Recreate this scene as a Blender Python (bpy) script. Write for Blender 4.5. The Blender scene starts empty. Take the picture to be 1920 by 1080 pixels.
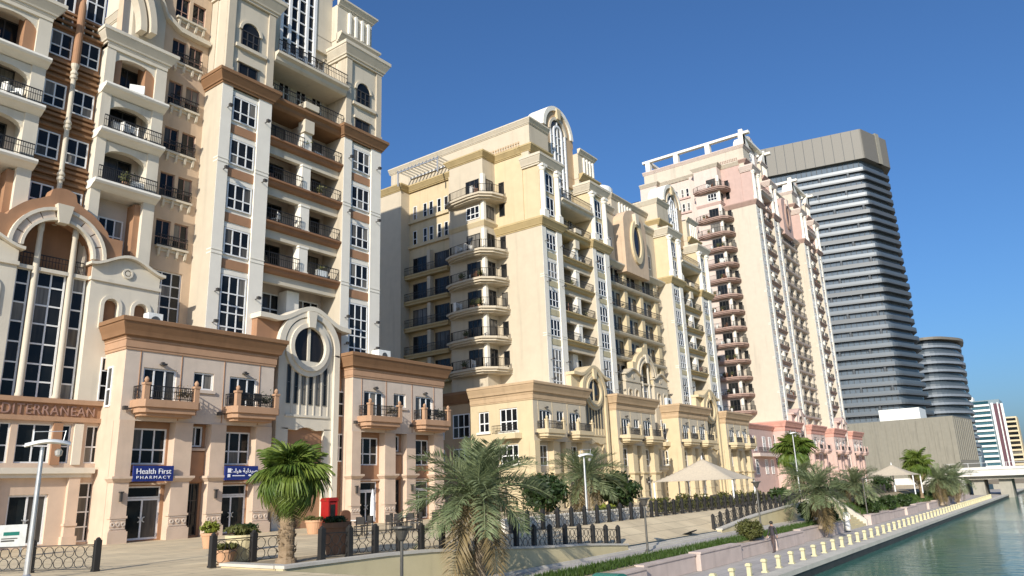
import bpy, math, random
from mathutils import Vector, Matrix
random.seed(7)
SC = bpy.context.scene
COL = SC.collection
R = math.radians
# ---------------------------------------------------------------- camera
PIT, ROLL, YAW = R(15.035), R(-2.095), R(36.17)
fw = Vector((math.cos(YAW)*math.cos(PIT), math.sin(YAW)*math.cos(PIT), math.sin(PIT)))
rt = Vector((math.sin(YAW), -math.cos(YAW), 0)); up = rt.cross(fw)
r2 = math.cos(ROLL)*rt + math.sin(ROLL)*up; u2 = -math.sin(ROLL)*rt + math.cos(ROLL)*up
cam = bpy.data.cameras.new('camera'); cam.sensor_width = 36; cam.lens = 26.23
cam.clip_start = .1; cam.clip_end = 8000
co = bpy.data.objects.new('camera', cam); COL.objects.link(co)
m = Matrix((r2, u2, -fw)).transposed().to_4x4(); m.translation = (0, 0, 2)
co.matrix_world = m
SC.camera = co
# ---------------------------------------------------------------- light
SUN = Vector((-1, -.34, .48)).normalized()          # towards the sun
EL = math.asin(SUN.z); AZ = math.atan2(SUN.x, SUN.y)
w = bpy.data.worlds.new('World'); SC.world = w; w.use_nodes = True
nt = w.node_tree; nt.nodes.clear()
sky = nt.nodes.new('ShaderNodeTexSky'); sky.sky_type = 'NISHITA'; sky.sun_disc = False
sky.sun_elevation = EL; sky.sun_rotation = AZ
sky.air_density = 1.15; sky.dust_density = 2.0; sky.ozone_density = 10.0; sky.altitude = 0
bg = nt.nodes.new('ShaderNodeBackground'); bg.inputs[1].default_value = .13
ow = nt.nodes.new('ShaderNodeOutputWorld')
nt.links.new(sky.outputs[0], bg.inputs[0]); nt.links.new(bg.outputs[0], ow.inputs[0])
sl = bpy.data.lights.new('sun', 'SUN'); sl.energy = 4.9; sl.angle = R(.53); sl.color = (1, .93, .82)
so = bpy.data.objects.new('sun', sl); COL.objects.link(so)
so.rotation_euler = SUN.to_track_quat('Z', 'Y').to_euler(); so.location = (-60, -60, 90)
vs = SC.view_settings; vs.view_transform = 'Standard'; vs.look = 'None'; vs.exposure = .12; vs.gamma = 1
vs.use_curve_mapping = False
# ---------------------------------------------------------------- materials
MATS = {}
def _mat(name):
    m = bpy.data.materials.new(name); m.use_nodes = True
    return m, m.node_tree, m.node_tree.nodes['Principled BSDF']
def stucco(name, rgb, rough=.85, var=.09, streak=.08, bump=.15, scale=1.2, spec=.3):
    m, t, b = _mat(name); N = t.nodes.new; L = t.links.new
    g = N('ShaderNodeNewGeometry')
    n1 = N('ShaderNodeTexNoise'); n1.inputs['Scale'].default_value = scale; n1.inputs['Detail'].default_value = 5
    L(g.outputs['Position'], n1.inputs['Vector'])
    mp = N('ShaderNodeMapping'); mp.inputs['Scale'].default_value = (1.5, 1.5, .11); L(g.outputs['Position'], mp.inputs[0])
    n2 = N('ShaderNodeTexNoise'); n2.inputs['Scale'].default_value = 1.0; n2.inputs['Detail'].default_value = 6
    L(mp.outputs[0], n2.inputs['Vector'])
    r1 = N('ShaderNodeMapRange'); r1.inputs[1].default_value = .3; r1.inputs[2].default_value = .7
    r1.inputs[3].default_value = 1-var; r1.inputs[4].default_value = 1+var*.5; L(n1.outputs[0], r1.inputs[0])
    r2_ = N('ShaderNodeMapRange'); r2_.inputs[1].default_value = .55; r2_.inputs[2].default_value = .78
    r2_.inputs[3].default_value = 1; r2_.inputs[4].default_value = 1-streak*2; L(n2.outputs[0], r2_.inputs[0])
    mu = N('ShaderNodeMath'); mu.operation = 'MULTIPLY'; L(r1.outputs[0], mu.inputs[0]); L(r2_.outputs[0], mu.inputs[1])
    sc = N('ShaderNodeVectorMath'); sc.operation = 'SCALE'; sc.inputs[0].default_value = rgb
    L(mu.outputs[0], sc.inputs['Scale']); L(sc.outputs[0], b.inputs['Base Color'])
    b.inputs['Roughness'].default_value = rough; b.inputs['Specular IOR Level'].default_value = spec
    if bump:
        n3 = N('ShaderNodeTexNoise'); n3.inputs['Scale'].default_value = 14; n3.inputs['Detail'].default_value = 3
        L(g.outputs['Position'], n3.inputs['Vector'])
        bp = N('ShaderNodeBump'); bp.inputs['Strength'].default_value = bump; bp.inputs['Distance'].default_value = .03
        L(n3.outputs[0], bp.inputs['Height']); L(bp.outputs[0], b.inputs['Normal'])
    MATS[name] = m
    return m
def plain(name, rgb, rough=.5, metal=0, spec=.5):
    m, t, b = _mat(name); N = t.nodes.new; L = t.links.new
    g = N('ShaderNodeNewGeometry'); n1 = N('ShaderNodeTexNoise'); n1.inputs['Scale'].default_value = 6
    L(g.outputs['Position'], n1.inputs['Vector'])
    r1 = N('ShaderNodeMapRange'); r1.inputs[3].default_value = .8; r1.inputs[4].default_value = 1.15; L(n1.outputs[0], r1.inputs[0])
    sc = N('ShaderNodeVectorMath'); sc.operation = 'SCALE'; sc.inputs[0].default_value = rgb
    L(r1.outputs[0], sc.inputs['Scale']); L(sc.outputs[0], b.inputs['Base Color'])
    b.inputs['Roughness'].default_value = rough; b.inputs['Metallic'].default_value = metal
    b.inputs['Specular IOR Level'].default_value = spec
    MATS[name] = m
    return m
def leafy(name, rgb, rgb2, trans=.25, rough=.5):
    m, t, b = _mat(name); N = t.nodes.new; L = t.links.new
    oi = N('ShaderNodeObjectInfo'); g = N('ShaderNodeNewGeometry')
    n1 = N('ShaderNodeTexNoise'); n1.inputs['Scale'].default_value = 2.5; n1.inputs['Detail'].default_value = 4
    L(g.outputs['Position'], n1.inputs['Vector'])
    ad = N('ShaderNodeMath'); ad.operation = 'MULTIPLY_ADD'; ad.inputs[1].default_value = .5; L(oi.outputs['Random'], ad.inputs[0])
    r1 = N('ShaderNodeMapRange'); r1.inputs[1].default_value = .3; r1.inputs[2].default_value = .7; r1.inputs[4].default_value = .5
    L(n1.outputs[0], r1.inputs[0]); L(r1.outputs[0], ad.inputs[2])
    mx = N('ShaderNodeMix'); mx.data_type = 'RGBA'; mx.inputs[6].default_value = (*rgb, 1); mx.inputs[7].default_value = (*rgb2, 1)
    L(ad.outputs[0], mx.inputs[0]); L(mx.outputs[2], b.inputs['Base Color'])
    b.inputs['Roughness'].default_value = rough; b.inputs['Specular IOR Level'].default_value = .3
    tr = N('ShaderNodeBsdfTranslucent'); L(mx.outputs[2], tr.inputs[0])
    ms = N('ShaderNodeMixShader'); ms.inputs[0].default_value = trans
    L(b.outputs[0], ms.inputs[1]); L(tr.outputs[0], ms.inputs[2])
    L(ms.outputs[0], t.nodes['Material Output'].inputs[0])
    MATS[name] = m
    return m
def glassy(name, dark, light, thr=.8, rough=.05):
    m, t, b = _mat(name); N = t.nodes.new; L = t.links.new
    oi = N('ShaderNodeObjectInfo'); g = N('ShaderNodeNewGeometry')
    mp = N('ShaderNodeMapping'); mp.inputs['Scale'].default_value = (3, 3, .25); L(g.outputs['Position'], mp.inputs[0])
    n1 = N('ShaderNodeTexNoise'); n1.inputs['Scale'].default_value = 2.2; n1.inputs['Detail'].default_value = 3; L(mp.outputs[0], n1.inputs['Vector'])
    n2 = N('ShaderNodeTexNoise'); n2.inputs['Scale'].default_value = .55; L(g.outputs['Position'], n2.inputs['Vector'])
    r1 = N('ShaderNodeMapRange'); r1.inputs[1].default_value = thr; r1.inputs[2].default_value = min(1, thr+.15); L(oi.outputs['Random'], r1.inputs[0])
    mu = N('ShaderNodeMath'); mu.operation = 'MULTIPLY'; L(r1.outputs[0], mu.inputs[0]); L(n1.outputs[0], mu.inputs[1])
    r3 = N('ShaderNodeMapRange'); r3.inputs[1].default_value = .45; r3.inputs[2].default_value = .75; r3.inputs[4].default_value = .05; L(n2.outputs[0], r3.inputs[0])
    ad = N('ShaderNodeMath'); ad.operation = 'ADD'; L(mu.outputs[0], ad.inputs[0]); L(r3.outputs[0], ad.inputs[1])
    mx = N('ShaderNodeMix'); mx.data_type = 'RGBA'; mx.inputs[6].default_value = (*dark, 1); mx.inputs[7].default_value = (*light, 1)
    L(ad.outputs[0], mx.inputs[0]); L(mx.outputs[2], b.inputs['Base Color'])
    b.inputs['Roughness'].default_value = rough; b.inputs['Specular IOR Level'].default_value = .28
    n4 = N('ShaderNodeTexNoise'); n4.inputs['Scale'].default_value = .9; L(g.outputs['Position'], n4.inputs['Vector'])
    bp = N('ShaderNodeBump'); bp.inputs['Strength'].default_value = .12; bp.inputs['Distance'].default_value = .05
    L(n4.outputs[0], bp.inputs['Height']); L(bp.outputs[0], b.inputs['Normal'])
    MATS[name] = m
    return m
def paving(name, rgb, rgb2, sx, sy, mortar=.015, rough=.8):
    m, t, b = _mat(name); N = t.nodes.new; L = t.links.new
    g = N('ShaderNodeNewGeometry')
    br = N('ShaderNodeTexBrick'); br.inputs['Scale'].default_value = 1; br.inputs['Brick Width'].default_value = sx; br.inputs['Row Height'].default_value = sy
    br.inputs['Mortar Size'].default_value = mortar; br.inputs['Color1'].default_value = (*rgb, 1); br.inputs['Color2'].default_value = (*rgb2, 1)
    br.inputs['Mortar'].default_value = tuple(c*.6 for c in rgb)+(1,)
    L(g.outputs['Position'], br.inputs['Vector'])
    n1 = N('ShaderNodeTexNoise'); n1.inputs['Scale'].default_value = .5; n1.inputs['Detail'].default_value = 7; L(g.outputs['Position'], n1.inputs['Vector'])
    r1 = N('ShaderNodeMapRange'); r1.inputs[1].default_value = .3; r1.inputs[2].default_value = .72; r1.inputs[3].default_value = 1.08; r1.inputs[4].default_value = .78; L(n1.outputs[0], r1.inputs[0])
    sc = N('ShaderNodeVectorMath'); sc.operation = 'SCALE'; L(br.outputs[0], sc.inputs[0]); L(r1.outputs[0], sc.inputs['Scale'])
    L(sc.outputs[0], b.inputs['Base Color']); b.inputs['Roughness'].default_value = rough
    bp = N('ShaderNodeBump'); bp.inputs['Strength'].default_value = .3; bp.inputs['Distance'].default_value = .01; bp.invert = True
    L(br.outputs['Fac'], bp.inputs['Height']); L(bp.outputs[0], b.inputs['Normal'])
    MATS[name] = m
    return m
stucco('peach', (0.62, 0.475, 0.355)); stucco('peach_wall', (0.58, 0.435, 0.3)); stucco('peach_light', (0.62, 0.52, 0.425))
stucco('terracotta', (0.37, 0.205, 0.115), streak=.08); stucco('brown_trim', (0.26, 0.145, 0.075)); stucco('dark_brown', (0.29, 0.155, 0.085))
stucco('orange_trim', (0.44, 0.27, 0.165))
stucco('cream', (0.54, 0.47, 0.36), var=.05); stucco('offwhite', (0.67, 0.61, 0.495), var=.05); stucco('white', (0.8, 0.755, 0.655), var=.04, streak=.03)
stucco('ivory', (0.6, 0.535, 0.42), var=.05)
stucco('yellow', (0.6, 0.49, 0.31), var=.06); stucco('yellow_light', (0.56, 0.485, 0.365), var=.05); stucco('yellow_trim', (0.48, 0.37, 0.19))
stucco('olive_spandrel', (.50, .44, .28)); stucco('tan_trim', (.50, .36, .22))
stucco('pink', (0.56, 0.4, 0.345), var=.06); stucco('pink_light', (0.62, 0.51, 0.44), var=.05); stucco('pink_trim', (.40, .275, .225)); stucco('pink_cream', (0.56, 0.495, 0.395), var=.04)
stucco('pink_mid', (.50, .355, .305), var=.06); stucco('pink_deep', (.62, .33, .26))
stucco('retaining', (0.62, 0.53, 0.315), var=.08); stucco('kerb_stone', (0.56, 0.52, 0.44)); stucco('seat_stone', (0.58, 0.475, 0.41), var=.12)
stucco('bollard_paint', (0.6, 0.55, 0.34), var=.06); stucco('quay_stone', (.60, .56, .47), var=.12); stucco('wet_wall', (.045, .042, .038), rough=.5, var=.4)
stucco('concrete', (0.34, 0.32, 0.265), var=.10, streak=.2); stucco('bridge_paint', (.66, .64, .58)); stucco('hall_clad', (0.255, 0.24, 0.195), var=.06, streak=.15)
stucco('earth', (.36, .29, .19), var=.2); stucco('pot', (.56, .33, .19)); stucco('pot_dark', (.20, .11, .065)); stucco('trunk', (.30, .215, .13), var=.35, streak=.2, bump=.8); stucco('trunk_date', (.34, .27, .19), var=.35, bump=.8)
plain('frame_white', (.80, .80, .78), .4); plain('iron', (.022, .020, .018), .5); plain('dark_metal', (.05, .045, .04), .45); plain('lamp_metal', (.16, .15, .13), .4, .6)
plain('steel', (.62, .62, .60), .35, .7); plain('red_paint', (.33, .014, .012), .35); plain('canvas', (0.55, 0.47, 0.35), .8); plain('white_canvas', (.82, .81, .78), .8)
plain('sign_blue', (.016, .03, .17), .35); plain('letter_white', (.85, .86, .90), .4); plain('letter_brown', (.36, .22, .17), .45); plain('skin', (.42, .25, .17), .6); plain('hair', (.015, .012, .01), .5)
plain('cloth_white', (.80, .78, .72), .85); plain('cloth_dark', (.045, .038, .045), .85); plain('cloth_brown', (.10, .07, .065), .85); plain('teal_paint', (.02, .20, .15), .4)
plain('grey_clad', (0.165, 0.152, 0.125), .55); plain('band_grey', (0.085, 0.095, 0.102), .45, .1); plain('band_blue', (0.086, 0.108, 0.128), .35, .1); plain('slab_white', (0.19, 0.22, 0.255), .5); plain('purple_clad', (.10, .035, .05), .5); plain('teal_clad', (.20, .27, .30), .35); plain('far_cream', (.62, .52, .33), .7)
plain('plastic_white', (.78, .79, .74), .4); plain('wood_brown', (.16, .07, .035), .6)
leafy('leaf_fan', (.05, .105, .016), (.20, .25, .045)); leafy('leaf_date', (.125, .17, .075), (.28, .315, .165)); leafy('leaf_shrub', (.016, .036, .010), (.045, .075, .018), .15); leafy('leaf_olive', (.075, .085, .022), (.14, .14, .04)); leafy('leaf_lime', (.13, .17, .02), (.24, .26, .04)); leafy('leaf_dry', (.20, .15, .07), (.30, .23, .12)); leafy('grass_blade', (.035, .075, .014), (.07, .115, .022), .2)
glassy('glass', (.008, .010, .012), (.34, .31, .26), .72); glassy('glass_dark', (.010, .009, .009), (.03, .025, .022), 2.0); glassy('glass_door', (.010, .014, .016), (.16, .14, .12), .7); glassy('glass_tower', (.06, .078, .096), (.16, .20, .24), .35); glassy('glass_teal', (.02, .07, .09), (.10, .2, .24), .5)
paving('pave', (.72, .585, .37), (.655, .525, .33), 1.8, .9, .028); paving('pave_grey', (.50, .46, .41), (.46, .425, .385), 1.2, .6); paving('pave_sand', (.56, .46, .30), (.50, .41, .26), 1.6, .40)
# canal water
m, t, b = _mat('canal'); N = t.nodes.new; L = t.links.new
g = N('ShaderNodeNewGeometry'); b.inputs['Base Color'].default_value = (.045, .15, .112, 1); b.inputs['Specular IOR Level'].default_value = .14; b.inputs['Roughness'].default_value = .10; b.inputs['IOR'].default_value = 1.33
mp = N('ShaderNodeMapping'); mp.inputs['Scale'].default_value = (1, .55, 1); mp.inputs['Rotation'].default_value = (0, 0, R(25)); L(g.outputs['Position'], mp.inputs[0])
n1 = N('ShaderNodeTexNoise'); n1.inputs['Scale'].default_value = 1.7; n1.inputs['Detail'].default_value = 4; L(mp.outputs[0], n1.inputs['Vector'])
n2 = N('ShaderNodeTexNoise'); n2.inputs['Scale'].default_value = .12; n2.inputs['Detail'].default_value = 2; L(g.outputs['Position'], n2.inputs['Vector'])
r1 = N('ShaderNodeMapRange'); r1.inputs[1].default_value = .4; r1.inputs[2].default_value = .65; r1.inputs[3].default_value = .25; r1.inputs[4].default_value = .8; L(n2.outputs[0], r1.inputs[0])
bp = N('ShaderNodeBump'); bp.inputs['Distance'].default_value = .06; L(r1.outputs[0], bp.inputs['Strength']); L(n1.outputs[0], bp.inputs['Height']); L(bp.outputs[0], b.inputs['Normal'])
MATS['canal'] = m
# ---------------------------------------------------------------- mesh helpers
class MB:
    def __init__(s): s.v = []; s.f = []; s.mi = []; s.m = 0
    def add(s, vs, fs):
        o = len(s.v); s.v += [tuple(p) for p in vs]
        for f in fs: s.f.append(tuple(i+o for i in f)); s.mi.append(s.m)
        return s
    def box(s, x0, x1, y0, y1, z0, z1):
        return s.add([(x0,y0,z0),(x1,y0,z0),(x1,y1,z0),(x0,y1,z0),(x0,y0,z1),(x1,y0,z1),(x1,y1,z1),(x0,y1,z1)],
                     [(0,3,2,1),(4,5,6,7),(0,1,5,4),(1,2,6,5),(2,3,7,6),(3,0,4,7)])
    def prism(s, pts, a, b, ax='y'):
        n = len(pts)
        mp_ = {'y': lambda p, d: (p[0], d, p[1]), 'x': lambda p, d: (d, p[0], p[1]), 'z': lambda p, d: (p[0], p[1], d)}[ax]
        vs = [mp_(p, a) for p in pts]+[mp_(p, b) for p in pts]
        fs = [tuple(range(n)), tuple(range(2*n-1, n-1, -1))]+[(i, i+n, (i+1) % n+n, (i+1) % n) for i in range(n)]
        return s.add(vs, fs)
    def arch(s, cx, cz, ri, ro, y0, y1, a0=0, a1=180, n=20, ez=1.0, ezo=None):
        ezo = ez if ezo is None else ezo
        A = [R(a0+(a1-a0)*i/n) for i in range(n+1)]
        vs = []
        for a in A:
            c, s_ = math.cos(a), math.sin(a)
            vs += [(cx+ri*c, y0, cz+ri*s_*ez), (cx+ro*c, y0, cz+ro*s_*ezo), (cx+ro*c, y1, cz+ro*s_*ezo), (cx+ri*c, y1, cz+ri*s_*ez)]
        fs = []
        for i in range(n):
            k = 4*i
            for j in range(4): fs.append((k+j, k+(j+1) % 4, k+4+(j+1) % 4, k+4+j))
        if abs(a1-a0) < 359: fs += [(0, 1, 2, 3), (4*n+3, 4*n+2, 4*n+1, 4*n)]
        return s.add(vs, fs)
    def disc(s, cx, cz, rx, rz, y0, y1, n=28, zmin=None):
        pts = []
        for i in range(n):
            a = 2*math.pi*i/n; z = cz+rz*math.sin(a)
            if zmin is not None: z = max(z, zmin)
            pts.append((cx+rx*math.cos(a), z))
        return s.prism(pts, y0, y1)
    def lathe(s, prof, cx=0, cy=0, n=12, sx=1, sy=1):
        vs = []; m_ = len(prof)
        for r, z in prof:
            for i in range(n):
                a = 2*math.pi*i/n; vs.append((cx+r*sx*math.cos(a), cy+r*sy*math.sin(a), z))
        fs = [(k*n+i, k*n+(i+1) % n, (k+1)*n+(i+1) % n, (k+1)*n+i) for k in range(m_-1) for i in range(n)]
        fs += [tuple(range(n-1, -1, -1)), tuple((m_-1)*n+i for i in range(n))]
        return s.add(vs, fs)
    def tube(s, pts, r, n=6):
        pts = [Vector(p) for p in pts]; rs = r if isinstance(r, (list, tuple)) else [r]*len(pts)
        vs = []
        for i, p in enumerate(pts):
            d = (pts[min(i+1, len(pts)-1)]-pts[max(i-1, 0)]).normalized()
            a = Vector((0, 0, 1)) if abs(d.z) < .9 else Vector((1, 0, 0))
            u = d.cross(a).normalized(); v = d.cross(u)
            for k in range(n):
                t_ = 2*math.pi*k/n; vs.append(p+rs[i]*(math.cos(t_)*u+math.sin(t_)*v))
        L_ = len(pts)
        fs = [(k*n+i, k*n+(i+1) % n, (k+1)*n+(i+1) % n, (k+1)*n+i) for k in range(L_-1) for i in range(n)]
        fs += [tuple(range(n)), tuple((L_-1)*n+i for i in range(n))]
        return s.add(vs, fs)
    def sweep(s, prof, path):
        """closed profile (out, z) carried along a plan path; out is to the right of travel"""
        P = [Vector(p) for p in path]; n = len(P); k = len(prof); vs = []
        for i in range(n):
            ns = []
            if i > 0: d = (P[i]-P[i-1]).normalized(); ns.append(Vector((d.y, -d.x)))
            if i < n-1: d = (P[i+1]-P[i]).normalized(); ns.append(Vector((d.y, -d.x)))
            if len(ns) == 2:
                b_ = (ns[0]+ns[1]).normalized(); o = b_/max(.3, b_.dot(ns[0]))
            else: o = ns[0]
            for q, z in prof: vs.append((P[i].x+o.x*q, P[i].y+o.y*q, z))
        fs = [(i*k+j, i*k+(j+1) % k, (i+1)*k+(j+1) % k, (i+1)*k+j) for i in range(n-1) for j in range(k)]
        fs += [tuple(range(k)), tuple((n-1)*k+j for j in range(k-1, -1, -1))]
        return s.add(vs, fs)
    def holewall(s, u0, u1, z0, z1, holes, at, depth, face='f'):
        """wall sheet with rectangular openings (u0,u1,z0,z1) and their reveals"""
        mp_ = (lambda u, d, z: (u, at+d, z)) if face == 'f' else (lambda u, d, z: (at+d, u, z))
        us = sorted({u0, u1, *[h[0] for h in holes], *[h[1] for h in holes]}); zs = sorted({z0, z1, *[h[2] for h in holes], *[h[3] for h in holes]})
        us = [u for u in us if u0 <= u <= u1]; zs = [z for z in zs if z0 <= z <= z1]
        for i in range(len(us)-1):
            for j in range(len(zs)-1):
                cu, cz = (us[i]+us[i+1])/2, (zs[j]+zs[j+1])/2
                if any(h[0] < cu < h[1] and h[2] < cz < h[3] for h in holes): continue
                s.add([mp_(us[i],0,zs[j]), mp_(us[i+1],0,zs[j]), mp_(us[i+1],0,zs[j+1]), mp_(us[i],0,zs[j+1])], [(0,1,2,3)])
        for a, b_, c, d in holes:
            for (p, q) in (((a,c),(b_,c)), ((b_,c),(b_,d)), ((b_,d),(a,d)), ((a,d),(a,c))):
                s.add([mp_(p[0],0,p[1]), mp_(q[0],0,q[1]), mp_(q[0],depth,q[1]), mp_(p[0],depth,p[1])], [(0,1,2,3)])
        return s
    def mesh(s, name, mats, smooth=False):
        me = bpy.data.meshes.new(name); me.from_pydata(s.v, [], s.f)
        for q in ([mats] if isinstance(mats, str) else mats): me.materials.append(MATS[q])
        if len(me.materials) > 1: me.polygons.foreach_set('material_index', s.mi)
        if smooth: me.polygons.foreach_set('use_smooth', [True]*len(me.polygons))
        me.update()
        return me
    def build(s, name, mats, parent=None, loc=(0,0,0), rz=0, smooth=False):
        return inst(name, s.mesh(name, mats, smooth), parent, loc, rz)
def inst(name, me, parent=None, loc=(0,0,0), rz=0, scale=None):
    o = bpy.data.objects.new(name, me); COL.objects.link(o)
    o.location = loc
    if rz: o.rotation_euler = (0, 0, rz)
    if scale: o.scale = scale
    if parent is not None: o.parent = parent
    return o
def thing(name, label, cat, loc=(0,0,0), rz=0, group=None):
    o = bpy.data.objects.new(name, None); COL.objects.link(o); o.location = loc; o.rotation_euler = (0, 0, rz)
    o.empty_display_size = .2
    return tag(o, label, cat, group)
def tag(o, label, cat, group=None):
    o['label'] = label; o['category'] = cat
    if group: o['group'] = group
    return o
def struct(name, mb, mat, kind='structure', smooth=False):
    o = mb.build(name, mat, smooth=smooth); o['kind'] = kind
    return o
CACHE = {}
def cached(key, fn):
    if key not in CACHE: CACHE[key] = fn()
    return CACHE[key]
def box_mesh(w, d, h, mat, name='block'):
    return cached(('box', round(w,3), round(d,3), round(h,3), mat), lambda: MB().box(-w/2, w/2, 0, d, 0, h).mesh(name, mat))
def frame_mesh(w, h, nx, rows, bar, mat):
    def f():
        mb = MB(); t = bar; S = sum(rows)
        mb.box(-w/2, -w/2+t, -.03, .06, 0, h).box(w/2-t, w/2, -.03, .06, 0, h)
        mb.box(-w/2+t, w/2-t, -.03, .06, 0, t).box(-w/2+t, w/2-t, -.03, .06, h-t, h)
        for i in range(1, nx): x = -w/2+w*i/nx; mb.box(x-t*.45, x+t*.45, -.02, .05, t, h-t)
        z = 0
        for r in rows[:-1]:
            z += h*r/S; mb.box(-w/2+t, w/2-t, -.024, .054, z-t*.45, z+t*.45)
        return mb.mesh('window', mat)
    return cached(('frame', round(w,3), round(h,3), nx, tuple(rows), bar, mat), f)
def window(P, x, y, z, w, h, nx=2, rows=(1,), rz=0, panes=True, bar=.08, mat='frame_white', gl='glass', name='window'):
    """framed window, bottom centre at (x,y,z), facing -Y before turning; panes are its children"""
    fo = inst(name, frame_mesh(w, h, nx, rows, bar, mat), P, (x, y, z), rz)
    if panes:
        S = sum(rows); pw = w/nx-bar*.6; zz = 0
        for r in rows:
            ph = h*r/S
            me = cached(('pane', round(pw,3), round(ph,3), gl), lambda: MB().box(-pw/2, pw/2, 0, .02, -ph/2+bar*.3, ph/2-bar*.3).mesh('pane', gl))
            for i in range(nx): inst('pane', me, fo, (-w/2+w*(i+.5)/nx, .015, zz+ph/2))
            zz += ph
    else:
        me = cached(('pane1', round(w,3), round(h,3), gl), lambda: MB().box(-w/2+bar*.4, w/2-bar*.4, 0, .02, bar*.4, h-bar*.4).mesh('pane', gl))
        inst('pane', me, fo, (0, .015, 0))
    return fo
def rail_mesh(Ln, h=.95, step=.16, mat='iron', bw=.024):
    def f():
        mb = MB().box(0, Ln, -.03, .03, h-.05, h).box(0, Ln, -.02, .02, .08, .12)
        n = max(2, int(Ln/step))
        for i in range(n+1):
            x = Ln*i/n; mb.box(x-bw/2, x+bw/2, -bw/2, bw/2, .02 if i % 4 == 0 else .12, h-.05)
        mb.box(0, Ln, -.012, .012, h*.62, h*.62+.03)
        return mb.mesh('railing', mat)
    return cached(('rail', round(Ln,2), h, step, mat), f)
def railing(P, p, q, z, h=.95, step=.16):
    d = Vector((q[0]-p[0], q[1]-p[1])); 
    return inst('railing', rail_mesh(d.length, h, step), P, (p[0], p[1], z), math.atan2(d.y, d.x))
def text_mesh(s, size, mat, depth=.03, sx=1.0, shear=0, spacing=1.0):
    c = bpy.data.curves.new('lettering', 'FONT'); c.body = s; c.size = size; c.extrude = depth/2; c.align_x = 'CENTER'; c.space_character = spacing; c.shear = shear
    o = bpy.data.objects.new('lettering', c); COL.objects.link(o)
    dg = bpy.context.evaluated_depsgraph_get(); me = bpy.data.meshes.new_from_object(o.evaluated_get(dg))
    bpy.data.objects.remove(o); bpy.data.curves.remove(c)
    for v in me.vertices: v.co = Vector((v.co.x*sx, -v.co.z, v.co.y))
    me.materials.clear(); me.materials.append(MATS[mat])
    return me
# ---------------------------------------------------------------- building styles
PEACH = dict(side='cream', front='white', spandrel='terracotta', trim='brown_trim', cap='ivory', upper='ivory', recess='peach_light', fascia='dark_brown', beam='ivory', body='peach_wall', gable='ivory', ring='ivory', roof='ivory',
             pod='peach', podw='peach_light', accent='terracotta', cornice='brown_trim', slab='orange_trim', gate='terracotta', gatew='offwhite', near=True, columns=False)
YELLOW = dict(side='yellow_light', front='white', spandrel='olive_spandrel', trim='yellow_trim', cap='ivory', upper='yellow', recess='yellow_light', fascia='yellow_trim', beam='yellow_light', body='yellow', gable='tan_trim', ring='yellow', roof='yellow_light',
              pod='yellow', podw='yellow_light', accent='yellow_light', cornice='tan_trim', slab='yellow', gate='yellow', gatew='yellow', near=False, columns=True)
PINK = dict(side='pink_cream', front='white', spandrel='pink_light', trim='pink_trim', cap='pink_light', upper='pink_mid', recess='pink_light', fascia='pink_trim', beam='pink_light', body='pink_light', gable='pink_light', ring='pink_light', roof='pink_cream',
            pod='pink', podw='pink_light', accent='pink', cornice='pink_deep', slab='pink', gate='pink', gatew='pink_light', near=False, columns=True)
def corn(z0, z1, o1, steps=3, inner=-.06):
    """stepped and curved cornice profile"""
    h = z1-z0; pr = [(inner, z0), (o1*.16, z0), (o1*.18, z0+h*.14), (o1*.34, z0+h*.16), (o1*.40, z0+h*.26), (o1*.86, z0+h*.66), (o1*.88, z0+h*.72), (o1, z0+h*.75), (o1, z1-.02), (o1*.96, z1), (inner, z1)]
    return pr
RW = 3.165
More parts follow.
